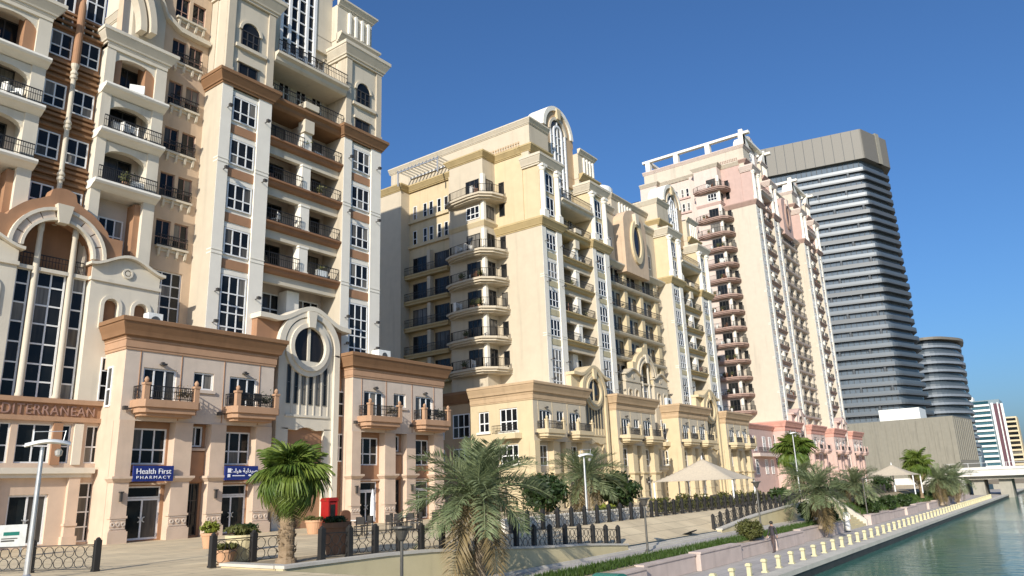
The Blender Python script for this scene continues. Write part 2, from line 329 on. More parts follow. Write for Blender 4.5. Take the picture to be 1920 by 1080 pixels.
def clutter(B_, seed, x0, x1, y0, y1, near, z0=0):
    """chairs, tubs, a drying rack or an air conditioner left on a balcony"""
    rnd = random.Random(seed)
    cm_ = cached('balcony_chair', lambda: MB().box(-.24, .24, -.24, .24, .40, .45).box(-.24, .24, .20, .25, .45, .9).box(-.24, -.2, -.24, -.2, 0, .4).box(.2, .24, -.24, -.2, 0, .4).box(-.24, -.2, .2, .24, 0, .4).box(.2, .24, .2, .24, 0, .4).mesh('chair', 'plastic_white'))
    cd_ = cached('balcony_chair_d', lambda: MB().box(-.26, .26, -.26, .26, .36, .44).box(-.26, .26, .2, .26, .44, .95).box(-.26, -.2, -.26, .26, .0, .6).box(.2, .26, -.26, .26, 0, .6).mesh('chair', 'wood_brown'))
    ac_ = cached('balcony_ac', lambda: MB().box(-.42, .42, -.16, .16, .05, .62).arch(0, .33, .0, .22, -.17, -.15, 0, 360, 12).mesh('air_conditioner', 'plastic_white'))
    rk_ = cached('drying_rack', lambda: MB().box(-.5, .5, -.02, .02, .95, .98).box(-.5, -.47, -.2, .2, 0, .97).box(.47, .5, -.2, .2, 0, .97).box(-.42, -.05, -.015, .015, .45, .96).box(.02, .4, -.015, .015, .55, .96).mesh('drying_rack', 'cloth_white'))
    def tub():
        mb = MB().lathe([(.14, 0), (.2, .34), (.2, .38)], 0, 0, 9); r_ = random.Random(3); mb.m = 1
        for _ in range(70):
            p = Vector((r_.gauss(0, .16), r_.gauss(0, .16), .5+abs(r_.gauss(0, .25)))); a = Vector((r_.gauss(0,1), r_.gauss(0,1), r_.gauss(0,1))).normalized(); c = a.cross(Vector((1, .3, .2))).normalized()
            mb.add([p-a*.12, p+c*.05, p+a*.12, p-c*.05], [(0,1,2,3)])
        return mb.mesh('plant_tub', ['pot', 'leaf_olive'])
    tb_ = cached('plant_tub', tub)
    for _ in range(rnd.choice((1, 2, 3, 4))):
        me, nm = rnd.choice(((cm_, 'chair'), (cd_, 'chair'), (ac_, 'air_conditioner'), (rk_, 'drying_rack'), (tb_, 'plant_tub'), (tb_, 'plant_tub')))
        inst(nm, me, B_, (x0+(x1-x0)*rnd.random(), y0+(y1-y0)*rnd.random(), z0+.004), rnd.random()*6.28 if nm == 'chair' else rnd.gauss(0, .2))
def tower(xc, S, dz, name, label):
    T = thing(name, label, 'apartment building', (xc, 41.7, 0)); near = S['near']
    ztop = 28.54+dz; rows = 4+int(round(dz/RW))
    pm = []
    for px in (-7.25, 3.35):
        mb = MB()
        mb.box(px, px+.78, 0, 2.2, 0, 29.1+dz); mb.box(px+2.85, px+3.9, 0, 2.2, 0, 29.1+dz)
        mb.box(px+.78, px+2.85, .2, 2.2, 0, 29.1+dz)
        # shallow joint bands
        z = 17.1
        while z < 28+dz:
            for a, b_ in ((px-.02, px+.8), (px+2.83, px+3.92)): mb.box(a, b_, -.035, .5, z, z+.07).box(a, b_, -.035, .5, z+.25, z+.32)
            z += RW*2
        p = mb.build('pier', S['front'], T)
        # side skin in the building's own render colour
        MB().box(px-.012, px+.05, .03, 2.25, 0, 29.1+dz).build('side_wall', S['side'], T)
        for i in range(rows):
            zt = ztop-RW*i
            window(T, px+1.83, .12, zt-1.82, 1.86, 1.82, 3, (2, 3), panes=near, bar=.09 if near else .1)
            inst('spandrel', box_mesh(2.06, .1, .62, S['spandrel'], 'spandrel'), T, (px+1.815, .13, zt-2.72))
            inst('lintel', box_mesh(2.06, .14, .26, 'white', 'lintel'), T, (px+1.815, .09, zt+.03))
        zt = ztop-RW*rows
        window(T, px+1.83, .12, zt-5.2, 1.86, 5.2, 3, (2, 2, 2, 1.1, 1.7, 2.6), panes=near, bar=.09 if near else .1)
        inst('lintel', box_mesh(2.06, .14, .26, 'white', 'lintel'), T, (px+1.815, .09, zt+.03))
        # cornice and upper pier
        MB().sweep(corn(29.1+dz, 30.05+dz, .48), [(px, 2.2), (px, 0), (px+3.9, 0), (px+3.9, 2.2)]).build('cornice', S['trim'], T)
        MB().box(px+.1, px+3.8, .12, 2.3, 30.0+dz, 36.4+dz).build('upper_wall', S['upper'], T)
        if S['columns']:
            for cx_ in (px+.5, px+3.35):
                c = MB(); c.box(cx_-.42, cx_+.42, -.42, .2, 30.05+dz, 30.9+dz)
                c.lathe([(.40, 30.9), (.40, 31.0), (.31, 31.15), (.33, 33), (.27, 35.5), (.36, 35.62), (.42, 35.8), (.42, 35.95)], cx_, -.02, 14)
                if dz:
                    for i in range(len(c.v)):
                        v = c.v[i]
                        if v[2] < 36.1 and v[2] < 30+dz-.01: c.v[i] = (v[0], v[1], v[2]+dz)
                c.box(cx_-.46, cx_+.46, -.46, .2, 35.95+dz, 36.25+dz)
                c.build('column', 'white', T)
            window(T, px+1.93, .06, 30.7+dz, 1.5, 2.1, 2, (1, 2), panes=False, bar=.1); window(T, px+1.93, .06, 33.4+dz, 1.5, 2.2, 2, (1, 2), panes=False, bar=.1)
        else:
            for a in (px+.06, px+3.3):
                q = MB().box(a, a+.55, -.02, .3, 30.05+dz, 36.3+dz); q.box(a-.05, a+.6, -.07, .3, 30.05+dz, 30.5+dz); q.build('pilaster', 'cream', T)
            q = MB().box(px+.04, px+.3, .2, 1.1, 30.05+dz, 36.3+dz).box(px+.04, px+.3, 1.4, 2.28, 30.05+dz, 36.3+dz); q.build('pilaster', 'cream', T)
            window(T, px+1.9, .06, 32.6+dz, 1.45, 1.25, 3, (1, 1.2), bar=.09, mat='dark_metal')
            q = MB().prism([(px+1.9+.725*math.cos(R(a)), 33.85+dz+.66*math.sin(R(a))) for a in range(0, 181, 15)], .06, .11); q.build('arched_pane', 'glass', T)
            MB().arch(px+1.9, 33.85+dz, .72, .92, -.02, .14, 0, 180, 14).build('arch_moulding', 'ivory', T)
            MB().box(px+.75, px+3.2, -.12, .13, 32.3+dz, 32.55+dz).build('sill', 'ivory', T)
            MB().box(px+.95, px+2.75, -.08, .13, 31.2+dz, 31.4+dz).build('sill', 'ivory', T)
            window(T, px+1.85, .06, 30.25+dz, 1.5, .92, 2, (1,), bar=.08, mat='dark_metal')
        MB().sweep(corn(36.2+dz, 37.4+dz, .55), [(px, 2.3), (px, 0), (px+3.9, 0), (px+3.9, 2.3)]).box(px, px+3.9, 0, 2.3, 36.3+dz, 37.35+dz).build('cornice', S['cap'], T)
        for z in (12.6, 14.6, 22.9+dz, 27.4+dz):
            for xx in (px+.45, px+3.4):
                MB().box(xx-.03, xx+.03, -.3, 0, z, z+.04).box(xx-.12, xx+.12, -.5, -.3, z-.04, z+.14).build('floodlight', 'dark_metal', T)
    # recess between the piers
    holes = []; F0 = 17.28
    nb = 4+int(round(dz/RW))
    Fs = [F0+RW*i*(.995) for i in range(nb)]
    for F in Fs:
        for x in (-1.75, 1.75): holes.append((x-1.25, x+1.25, F+.02, F+2.25))
    for x in (-1.75, 1.75): holes.append((x-1.4, x+1.4, 12.6, 15.95))
    MB().holewall(-3.35, 3.35, 0, 31+dz, holes, 2.2, .2).build('recess_wall', S['recess'], T)
    for F in Fs:
        for x in (-1.75, 1.75): window(T, x, 2.34, F+.02, 2.5, 2.23, 3, (1,), panes=False, bar=.08, mat='dark_metal', gl='glass')
    for x in (-1.75, 1.75): window(T, x, 2.3, 12.6, 2.8, 3.35, 4, (2, 1.2, 1.6), panes=near, bar=.09)
    MB().box(-.5, .55, 1.2, 2.2, 11, 16.1).build('column', S['front'], T)
    L_ = 6.66
    def slab_mesh():
        mb = MB()
        mb.prism([(2.2, -.5), (.45, -.5), (.3, -.46), (.2, -.34), (.16, -.18), (.02, -.12), (.02, 0), (2.2, 0)], -L_/2, L_/2, 'x')
        return mb.mesh('balcony', S['fascia'])
    sm = cached(('slab', S['fascia']), slab_mesh)
    bm = cached(('beam', S['beam']), lambda: MB().box(-L_/2, L_/2, .55, .95, -1.1, -.5).mesh('beam', S['beam']))
    cm = cached(('bcol', S['front']), lambda: MB().box(-.25, .5, .35, 1.0, 0, 2.05).box(-.3, .55, .3, 1.05, 0, .18).box(-.3, .55, .3, 1.05, 1.9, 2.05).mesh('column', 'white'))
    pt = cached(('part', S['recess']), lambda: MB().box(-.1, .1, 1.0, 2.2, 0, 2.6).mesh('partition', S['recess']))
    for k, F in enumerate(Fs):
        b_ = inst('balcony', sm, T, (0, 0, F)); inst('beam', bm, T, (0, 0, F))
        inst('column', cm, T, (0, 0, F+.001)); inst('partition', pt, T, (.12, 0, F+.001))
        r_ = inst('railing', rail_mesh(3.0, .95), b_, (-3.28, .2, 0)); r_ = inst('railing', rail_mesh(2.75, .95), b_, (.52, .2, 0))
        clutter(b_, int(xc)*31+k, -3.0, 3.0, .35, 1.3, near)
    # upper balconies
    for F, o in ((29.9+dz, .5), (33.35+dz, .9)):
        mb = MB().prism([(2.2, F-.75), (.9-o, F-.75), (.75-o, F-.6), (.7-o, F-.35), (.45-o, F-.2), (.45-o, F), (2.2, F)], -3.34, 3.34, 'x')
        b_ = mb.build('balcony', S['trim'] if o < .6 else S['cap'], T)
        inst('railing', rail_mesh(6.5, 1.0), b_, (-3.25, .6-o, F))
    MB().box(-.35, .5, .1, .9, 28.2+dz, 29.2+dz).build('bracket_pier', S['cap'], T); MB().box(-.55, .7, -.15, 1.0, 30.0+dz, 30.5+dz).build('bracket_cap', S['cap'], T)
    MB().holewall(-3.35, 3.35, 31+dz, 38.6+dz, [(x-.5, x+.5, 31.1+dz, 32.9+dz) for x in (-2.3, -.8, .8, 2.3)]+[(-2.95, -1.85, 33.4+dz, 36.6+dz), (1.85, 2.95, 33.4+dz, 36.6+dz)], 2.2, .2).build('recess_wall', S['upper'], T)
    for x in (-2.3, -.8, .8, 2.3): window(T, x, 2.32, 31.1+dz, 1.0, 1.8, 2, (1, 1), panes=False, bar=.1)
    for x in (-2.4, 2.4):
        window(T, x, 2.32, 33.4+dz, 1.1, 3.2, 2, (1, 1, 1), panes=False, bar=.1)
        MB().arch(x, 36.6+dz, .5, .75, 2.08, 2.25, 0, 180, 12).disc(x, 36.6+dz, .5, .5, 2.15, 2.22, 16).build('arch_moulding', S['cap'], T)
    # main body behind, roof storey and crowning gable
    MB().box(-7.25, 7.25, 2.62, 23.3, 0, 38.4+dz).build('wall', S['body'], T)
    MB().box(-7.25, -3.35, 1.3, 2.64, 37.3+dz, 38.4+dz).build('attic_base', S['roof'], T); MB().box(3.35, 7.25, 1.3, 2.64, 37.3+dz, 38.4+dz).build('attic_base', S['roof'], T)
    MB().box(-7.1, -3.3, 1.2, 23, 38.3+dz, 41.6+dz).build('attic_wall', S['roof'], T); MB().box(3.3, 7.1, 1.2, 23, 38.3+dz, 41.6+dz).build('attic_wall', S['roof'], T); MB().box(-3.31, 3.31, 4.1, 22.9, 38.3+dz, 41.5+dz).build('attic_wall', S['roof'], T)
    if S is PEACH: MB().box(-6.8, 7.0, 7, 20, 41.4, 46.6).build('shadow_block', S['roof'], T)  # unseen roof block added to lift the shadow cast on the yellow tower
    pth = [(-7.1, 23.2), (-7.1, 1.2), (-3.3, 1.2)]; pth2 = [(3.3, 1.2), (7.1, 1.2), (7.1, 23.2)]
    for pp in (pth, pth2):
        MB().sweep(corn(38.1+dz, 38.9+dz, .6), pp).build('cornice', S['trim'] if S is not PEACH else S['cap'], T)
        MB().sweep(corn(41.5+dz, 42.2+dz, .4), pp).build('cornice', S['cap'], T)
    for i in range(4):
        MB().box(4.4+i*.7, 4.4+i*.7+.22, .98, 1.3, 39.3+dz, 41.3+dz).build('baluster', 'white', T)
    zg = 43.3+dz
    g = MB().prism([(-3.3, 33.5+dz), (-3.3, zg-.9), (-3.45, zg-.9), (-3.45, zg)]+[(3.1*math.cos(R(a)), zg+3.1*math.sin(R(a))) for a in range(180, -1, -12)]+[(3.45, zg), (3.45, zg-.9), (3.3, zg-.9), (3.3, 38.2+dz), (1.62, 38.2+dz), (1.62, zg)]
                   +[(1.62*math.cos(R(a)), zg+1.62*math.sin(R(a))) for a in range(0, 181, 12)]+[(-1.62, 33.5+dz)], 1.9, 4.2)
    g.build('crown_gable', S['gable'] if S is not PEACH else 'ivory', T)
    MB().prism([(1.62, 36.9+dz), (3.3, 36.9+dz), (3.3, 38.25+dz), (1.62, 38.25+dz)], 1.9, 2.6).build('gable_panel', S['gable'] if S is not PEACH else 'ivory', T)
    MB().arch(0, zg, 2.75, 3.3, 1.7, 4.3, 0, 180, 22).build('arch_moulding', 'white' if S is not PEACH else 'ivory', T)
    MB().arch(0, zg, 1.6, 1.95, 1.78, 2.5, 0, 180, 18).build('arch_moulding', S['cap'], T)
    MB().prism([(-.3, zg+1.7), (.3, zg+1.7), (.45, zg+3.0), (-.45, zg+3.0)], 1.55, 2.4).build('keystone', S['upper'], T)
    gm = MB()
    for x in (-1.58, -.82, .82, 1.58): gm.box(x-.12, x+.12, 1.82, 2.05, 33.4+dz, zg)
    gm.box(-.09, .09, 1.9, 2.05, 33.4+dz, zg+1.4)
    gm.arch(0, zg, .7, .94, 1.82, 2.05, 0, 180, 14)
    for i in range(9):
        z = 34.3+dz+i*1.05; gm.box(-1.5, 1.5, 1.92, 2.03, z-.05, z+.05)
    wf = gm.build('tall_window', 'frame_white', T)
    MB().prism([(-1.62, 33.4+dz), (1.62, 33.4+dz), (1.62, zg)]+[(1.62*math.cos(R(a)), zg+1.62*math.sin(R(a))) for a in range(15, 181, 15)], 2.0, 2.06).build('pane', 'glass', wf)
    return T
def pod(x0, S, name, label, west=0, depth=6.0):
    P = thing(name, label, 'shop building', (x0, 40, 0)); near = S['near']
    W = 9.4
    rec = [(.8, 3.1), (4.15, 5.3), (6.25, 8.3)]
    holes = []
    for a, b_ in (rec[0], rec[2]):
        c = (a+b_)/2; holes += [(c-1.03, c+1.03, 3.95, 5.88), (c-.95, c+.95, .08, 2.82)]
    holes += [(4.32, 5.13, 4.95, 6.1), (4.3, 5.15, .1, 2.92)]
    MB().holewall(0, W, 0, 6.25, holes, .62, .2).build('shopfront_wall', S['accent'], P)
    for a, b_ in ((0, .8), (3.1, 4.15), (5.3, 6.25), (8.3, W)):
        mb = MB().box(a, b_, 0, .64, 0, 6.22)
        mb.box(a-.1, b_+.1, -.1, .3, 0, .58).box(a-.05, b_+.05, -.05, .3, 1.22, 1.34).box(a-.04, b_+.04, -.04, .3, .58, .66)
        q = mb.build('pilaster', S['pod'], P)
        MB().sweep([(-.05, 3.02), (.04, 3.02), (.14, 3.14), (.2, 3.2), (.2, 3.32), (-.05, 3.32)], [(a, .6), (a, 0), (b_, 0), (b_, .6)]).build('capital', S['pod'], P)
        if a in (0, 5.3): MB().box((a+b_)/2-.06, (a+b_)/2+.06, -.16, -.04, 2.05, 2.5).box((a+b_)/2-.1, (a+b_)/2+.1, -.2, .0, 2.5, 2.56).build('wall_lantern', 'dark_metal', P)
        if near:
            d = MB(); n = 3; ww = (b_-a)/n
            for i in range(n): d.arch(a+ww*(i+.5), .94, .06, .12, -.05, .02, 0, 360, 8)
            d.box(a+.03, b_-.03, -.03, .02, .7, .74).box(a+.03, b_-.03, -.03, .02, 1.14, 1.18); d.build('frieze_ornament', S['podw'], q)
    for a, b_ in (rec[0], rec[2]):
        c = (a+b_)/2
        window(P, c, .72, 3.95, 2.06, 1.93, 3, (1, 1.45), panes=near, bar=.09)
        d = window(P, c, .72, .08, 1.9, 2.1, 2, (1,), panes=near, bar=.1, gl='glass_door', name='shop_door')
        window(P, c, .72, 2.2, 1.9, .62, 1, (1,), panes=near, bar=.08, gl='glass_door', name='transom')
        if near:
            MB().arch(-.18, 1.02, .10, .15, -.07, -.03, -90, 90, 8).arch(.18, 1.02, .10, .15, -.07, -.03, 90, 270, 8).build('door_handle', 'steel', d)
        MB().box(a+.02, b_-.02, .5, .615, 2.88, 2.98).build('head_trim', S['pod'], P)
    window(P, 4.72, .72, 4.95, .81, 1.15, 2, (1,), panes=near, bar=.09)
    window(P, 4.72, .72, .1, .85, 2.82, 2, (2, 1), panes=near, bar=.06, gl='glass_door', mat='dark_metal')
    MB().box(4.2, 5.28, .44, .62, 4.72, 4.86).build('sill', S['pod'], P)
    MB().box(4.16, 5.29, .5, .615, 3.0, 4.65).build('panel', S['gate'] if near else S['podw'], P)
    # top storey
    uh = [(1.05, 2.95, 7.28, 9.1), (3.98, 5.25, 8.15, 9.14), (6.3, 8.2, 7.28, 9.1)]
    MB().holewall(0, W, 6.2, 10.1, uh, .05, .2).build('upper_wall', S['podw'], P)
    for a in (.82, 3.2, 5.9, 8.35): MB().box(a-.02, a+.02, .02, .08, 6.3, 9.98).build('joint_strip', S['accent'] if near else S['pod'], P)
    for a in (2.0, 7.25): window(P, a, .17, 7.28, 1.9, 1.82, 3, (1,), panes=near, bar=.1)
    window(P, 4.615, .17, 8.15, 1.27, .99, 2, (1,), panes=near, bar=.09)
    MB().box(3.9, 5.35, -.06, .06, 7.95, 8.1).build('sill', S['podw'], P)
    for a in (2.1, 7.3):
        MB().box(a-.2, a+.12, -.22, .04, 9.3, 9.38).box(a-.26, a-.1, -.34, -.18, 9.26, 9.42).build('wall_lamp', 'dark_metal', P)
    # balconies
    for a, b_ in ((.45, 3.95), (5.95, 9.25)):
        mb = MB().prism([(a, .04), (a, -.85), (a+.25, -1.12), (b_-.25, -1.12), (b_, -.85), (b_, .04)], 6.86, 7.25, 'z')
        mb.prism([(a+.12, .04), (a+.12, -.75), (a+.35, -1.0), (b_-.35, -1.0), (b_-.12, -.75), (b_-.12, .04)], 6.58, 6.86, 'z')
        mb.prism([(a+.3, .04), (a+.3, -.6), (a+.5, -.8), (b_-.5, -.8), (b_-.3, -.6), (b_-.3, .04)], 6.42, 6.58, 'z')
        B_ = mb.build('balcony', S['slab'], P)
        for xx in (a+.32, b_-.32):
            MB().box(xx-.14, xx+.14, -1.05, -.77, 7.25, 8.12).box(xx-.18, xx+.18, -1.09, -.73, 8.02, 8.14).lathe([(.05, 8.14), (.10, 8.2), (.13, 8.3), (.09, 8.4), (.02, 8.46)], xx, -.91, 10).build('post', S['slab'], B_)
        inst('railing', rail_mesh(b_-a-.92, .75, .11), B_, (a+.46, -.92, 7.26))
        inst('railing', rail_mesh(.72, .75, .11), B_, (a+.12, -.72, 7.26), math.pi/2); inst('railing', rail_mesh(.72, .75, .11), B_, (b_-.12, -.72, 7.26), math.pi/2)
        MB().box(a-.28, a+.02, -.2, -.12, 6.78, 6.84).box(a-.42, a-.22, -.28, -.04, 6.72, 6.92).build('floodlight', 'dark_metal', B_)
        if near:
            q = MB()
            rnd = random.Random(int(x0*10+a))
            for _ in range(160):
                c = Vector((b_-.9+rnd.gauss(0, .22), -.6+rnd.gauss(0, .12), 7.55+abs(rnd.gauss(0, .25)))); d = Vector((rnd.gauss(0,1), rnd.gauss(0,1), rnd.gauss(0,1))).normalized()*.09; e = d.cross(Vector((rnd.gauss(0,1), rnd.gauss(0,1), .5))).normalized()*.035
                q.add([c-d, c+e, c+d, c-e], [(0,1,2,3)])
            q.build('potted_plant', 'leaf_dry' if a < 2 else 'leaf_shrub', B_)
            if a > 2:
                ch = MB()
                for xx in (6.7, 7.5): ch.box(xx, xx+.5, -.75, -.7, 7.7, 8.1).box(xx, xx+.5, -.72, -.3, 7.66, 7.7).box(xx, xx+.05, -.75, -.7, 7.26, 7.7).box(xx+.45, xx+.5, -.75, -.7, 7.26, 7.7)
                ch.build('balcony_chairs', 'dark_metal', B_)
    # frieze, cornice, roof, sides
    MB().sweep([(-.1, 9.98), (.06, 9.98), (.06, 10.1), (.1, 10.12), (.1, 10.5), (.14, 10.52), (.14, 10.62), (-.1, 10.62)], [(0, depth), (0, .05), (W, .05), (W, depth)]).build('frieze', S['slab'] if near else S['cornice'], P)
    MB().sweep([(-.1, 10.62), (.16, 10.62), (.18, 10.72), (.30, 10.74), (.32, 10.84), (.36, 10.98), (.52, 11.34), (.53, 11.42), (.60, 11.44), (.60, 11.64), (.57, 11.68), (-.1, 11.68)], [(0, depth), (0, .05), (W, .05), (W, depth)]).build('cornice', S['cornice'], P)
    MB().box(.0, W, .06, depth, 11.3, 11.6).build('roof', S['podw'], P)
    wh = [(1.2+.5, 2.4+.5, 7.3, 9.1)] if west == 1 else ([(1.9, 4.0, 7.2, 9.4), (5.3, 6.6, 7.3, 9.3), (1.9, 4.0, 4.2, 6.0)] if west == 2 else [])
    MB().holewall(.66, depth, 0, 6.22, [h for h in wh if h[3] < 6.3], -.0, .2, 'w').build('side_wall', S['pod'], P); MB().holewall(.052, depth, 6.22, 10.1, [h for h in wh if h[3] > 6.3], -.0, .2, 'w').build('side_wall', S['pod'], P)
    MB().box(W-.03, W-.001, .66, depth, 0, 6.22).box(W-.03, W-.001, .06, depth, 6.22, 10.1).build('side_wall', S['pod'], P)
    if west == 2:
        for (a, b_, c, d) in wh: 
            window(P, .12, (a+b_)/2, c, b_-a, d-c, 3 if b_-a > 1.6 else 2, (1, 1.3), -math.pi/2, panes=False, bar=.12)
            MB().sweep([(-.03, c-.16), (.16, c-.16), (.16, c), (.1, c), (.1, c+.05), (-.03, c+.05)], [(0, b_+.2), (0, a-.2)]).build('sill', 'white', P)
        mb = MB().prism([(.02, 1.4), (-.9, 1.6), (-.9, 4.3), (.02, 4.5)], 6.5, 7.0, 'z'); B_ = mb.build('balcony', S['slab'], P)
        inst('railing', rail_mesh(2.7, .8), B_, (-.85, 1.6, 7.0), math.pi/2)
    elif west == 1:
        window(P, -.03, 1.5, 7.0, .6, 2.2, 1, (1, 1.3), -math.pi/2, panes=False, bar=.1)
    return P
def gatehouse(xc, S, name, label):
    G = thing(name, label, 'gatehouse', (xc, 41, 0)); near = S['near']
    def top(x):
        if x < -2.75: return 13.55
        if x > 3.0: return 13.45
        return 13.5+1.06*(.5+.5*math.cos(math.pi*min(1, abs(x-.1)/2.85)))
    xs = [-4.1, -3.4, -2.75]+[-2.75+5.75*i/18 for i in range(1, 19)]+[3.5]
    MB().prism([(-4.0, 0), (3.45, 0)]+[(x, top(x)-.25) for x in reversed(xs) if -4.0 <= x <= 3.45]+[(-4.0, 13.3)], .12, 1.6).build('wall', S['gate'], G)
    mb = MB(); 
    for i in range(len(xs)-1):
        a, b_ = xs[i], xs[i+1]
        mb.prism([(a, top(a)-.26), (b_, top(b_)-.26), (b_, top(b_)+.06), (a, top(a)+.06)], -.38, 1.75)
    mb.build('coping', S['gatew'] if near else S['gate'], G)
    cz = 11.75
    MB().prism([(-2.5, 6.3), (-2.5, cz)]+[(2.5*math.cos(R(a)), cz+2.5*math.sin(R(a))) for a in range(170, 0, -10)]+[(2.5, cz), (2.5, 6.3)]+[(1.5*math.cos(R(a)), 4.9+1.5*math.sin(R(a))) for a in range(60, 121, 10)], -.12, .2).build('panel', S['gatew'], G)
    MB().box(-2.5, -1.45, -.12, .2, 0, 6.32).box(1.5, 2.5, -.12, .2, 0, 6.32).build('jamb', S['gatew'], G)
    MB().arch(0, cz, 2.1, 2.55, -.34, .0, -10, 190, 26).box(-2.55, -2.1, -.34, 0, 0, cz-.3).box(2.1, 2.55, -.34, 0, 0, cz-.3).build('arch_moulding', S['gatew'], G)
    MB().arch(-.08, cz, 1.32, 1.62, -.42, -.06, 0, 360, 32, 1.02).build('ring_moulding', S['gatew'], G)
    MB().arch(-.08, cz, 1.6, 1.95, -.3, -.06, 0, 360, 32, 1.02).build('ring_moulding', S['gatew'], G)
    MB().prism([(-.32, cz+1.35), (.18, cz+1.35), (.3, cz+2.45), (-.44, cz+2.45)], -.55, -.05).build('keystone', S['gatew'], G)
    wn = MB().disc(-.08, cz, 1.34, 1.36, -.16, -.13, 28, cz-.95).build('oval_window', 'glass_dark', G)
    MB().box(-.2, .02, -.24, -.14, cz-.95, cz+1.3).build('mullion', S['gatew'], wn); MB().prism([(-1.0, cz-.95), (.84, cz-.95), (.55, cz-1.3), (-.7, cz-1.3)], -.26, -.1).build('sill', S['gatew'], G)
    for i in range(6):
        x = -1.68+i*.6
        zt = cz-math.sqrt(max(0, 1.95**2-(x+.2)**2))*1.0-.02
        zt = min(zt, 10.7)
        window(G, x+.12, -.14, 7.9, .3, max(1.0, zt-7.9), 1, (1.2, 1), panes=False, bar=.035, mat='lamp_metal')
        MB().box(x+.37, x+.45, -.17, -.1, 7.2, zt-.05).build('fin', S['gatew'], G)
    MB().box(-1.75, 1.8, -.2, -.1, 7.05, 7.2).build('sill', S['gatew'], G)
    window(G, 0, .25, 0, 2.9, 2.6, 4, (1,), panes=False, bar=.09, gl='glass_door', name='entrance_door')
    MB().box(-1.5, 1.5, .24, .3, 2.6, 6.5).build('arch_panel', S['gate'], G)
    for x in (-3.2, 2.98):
        window(G, x, .07, 7.3, .75, 1.75, 1, (1, 1), panes=False, bar=.08); window(G, x, .07, 4.2, .75, 1.9, 2, (1, 1), panes=False, bar=.08)
    return G
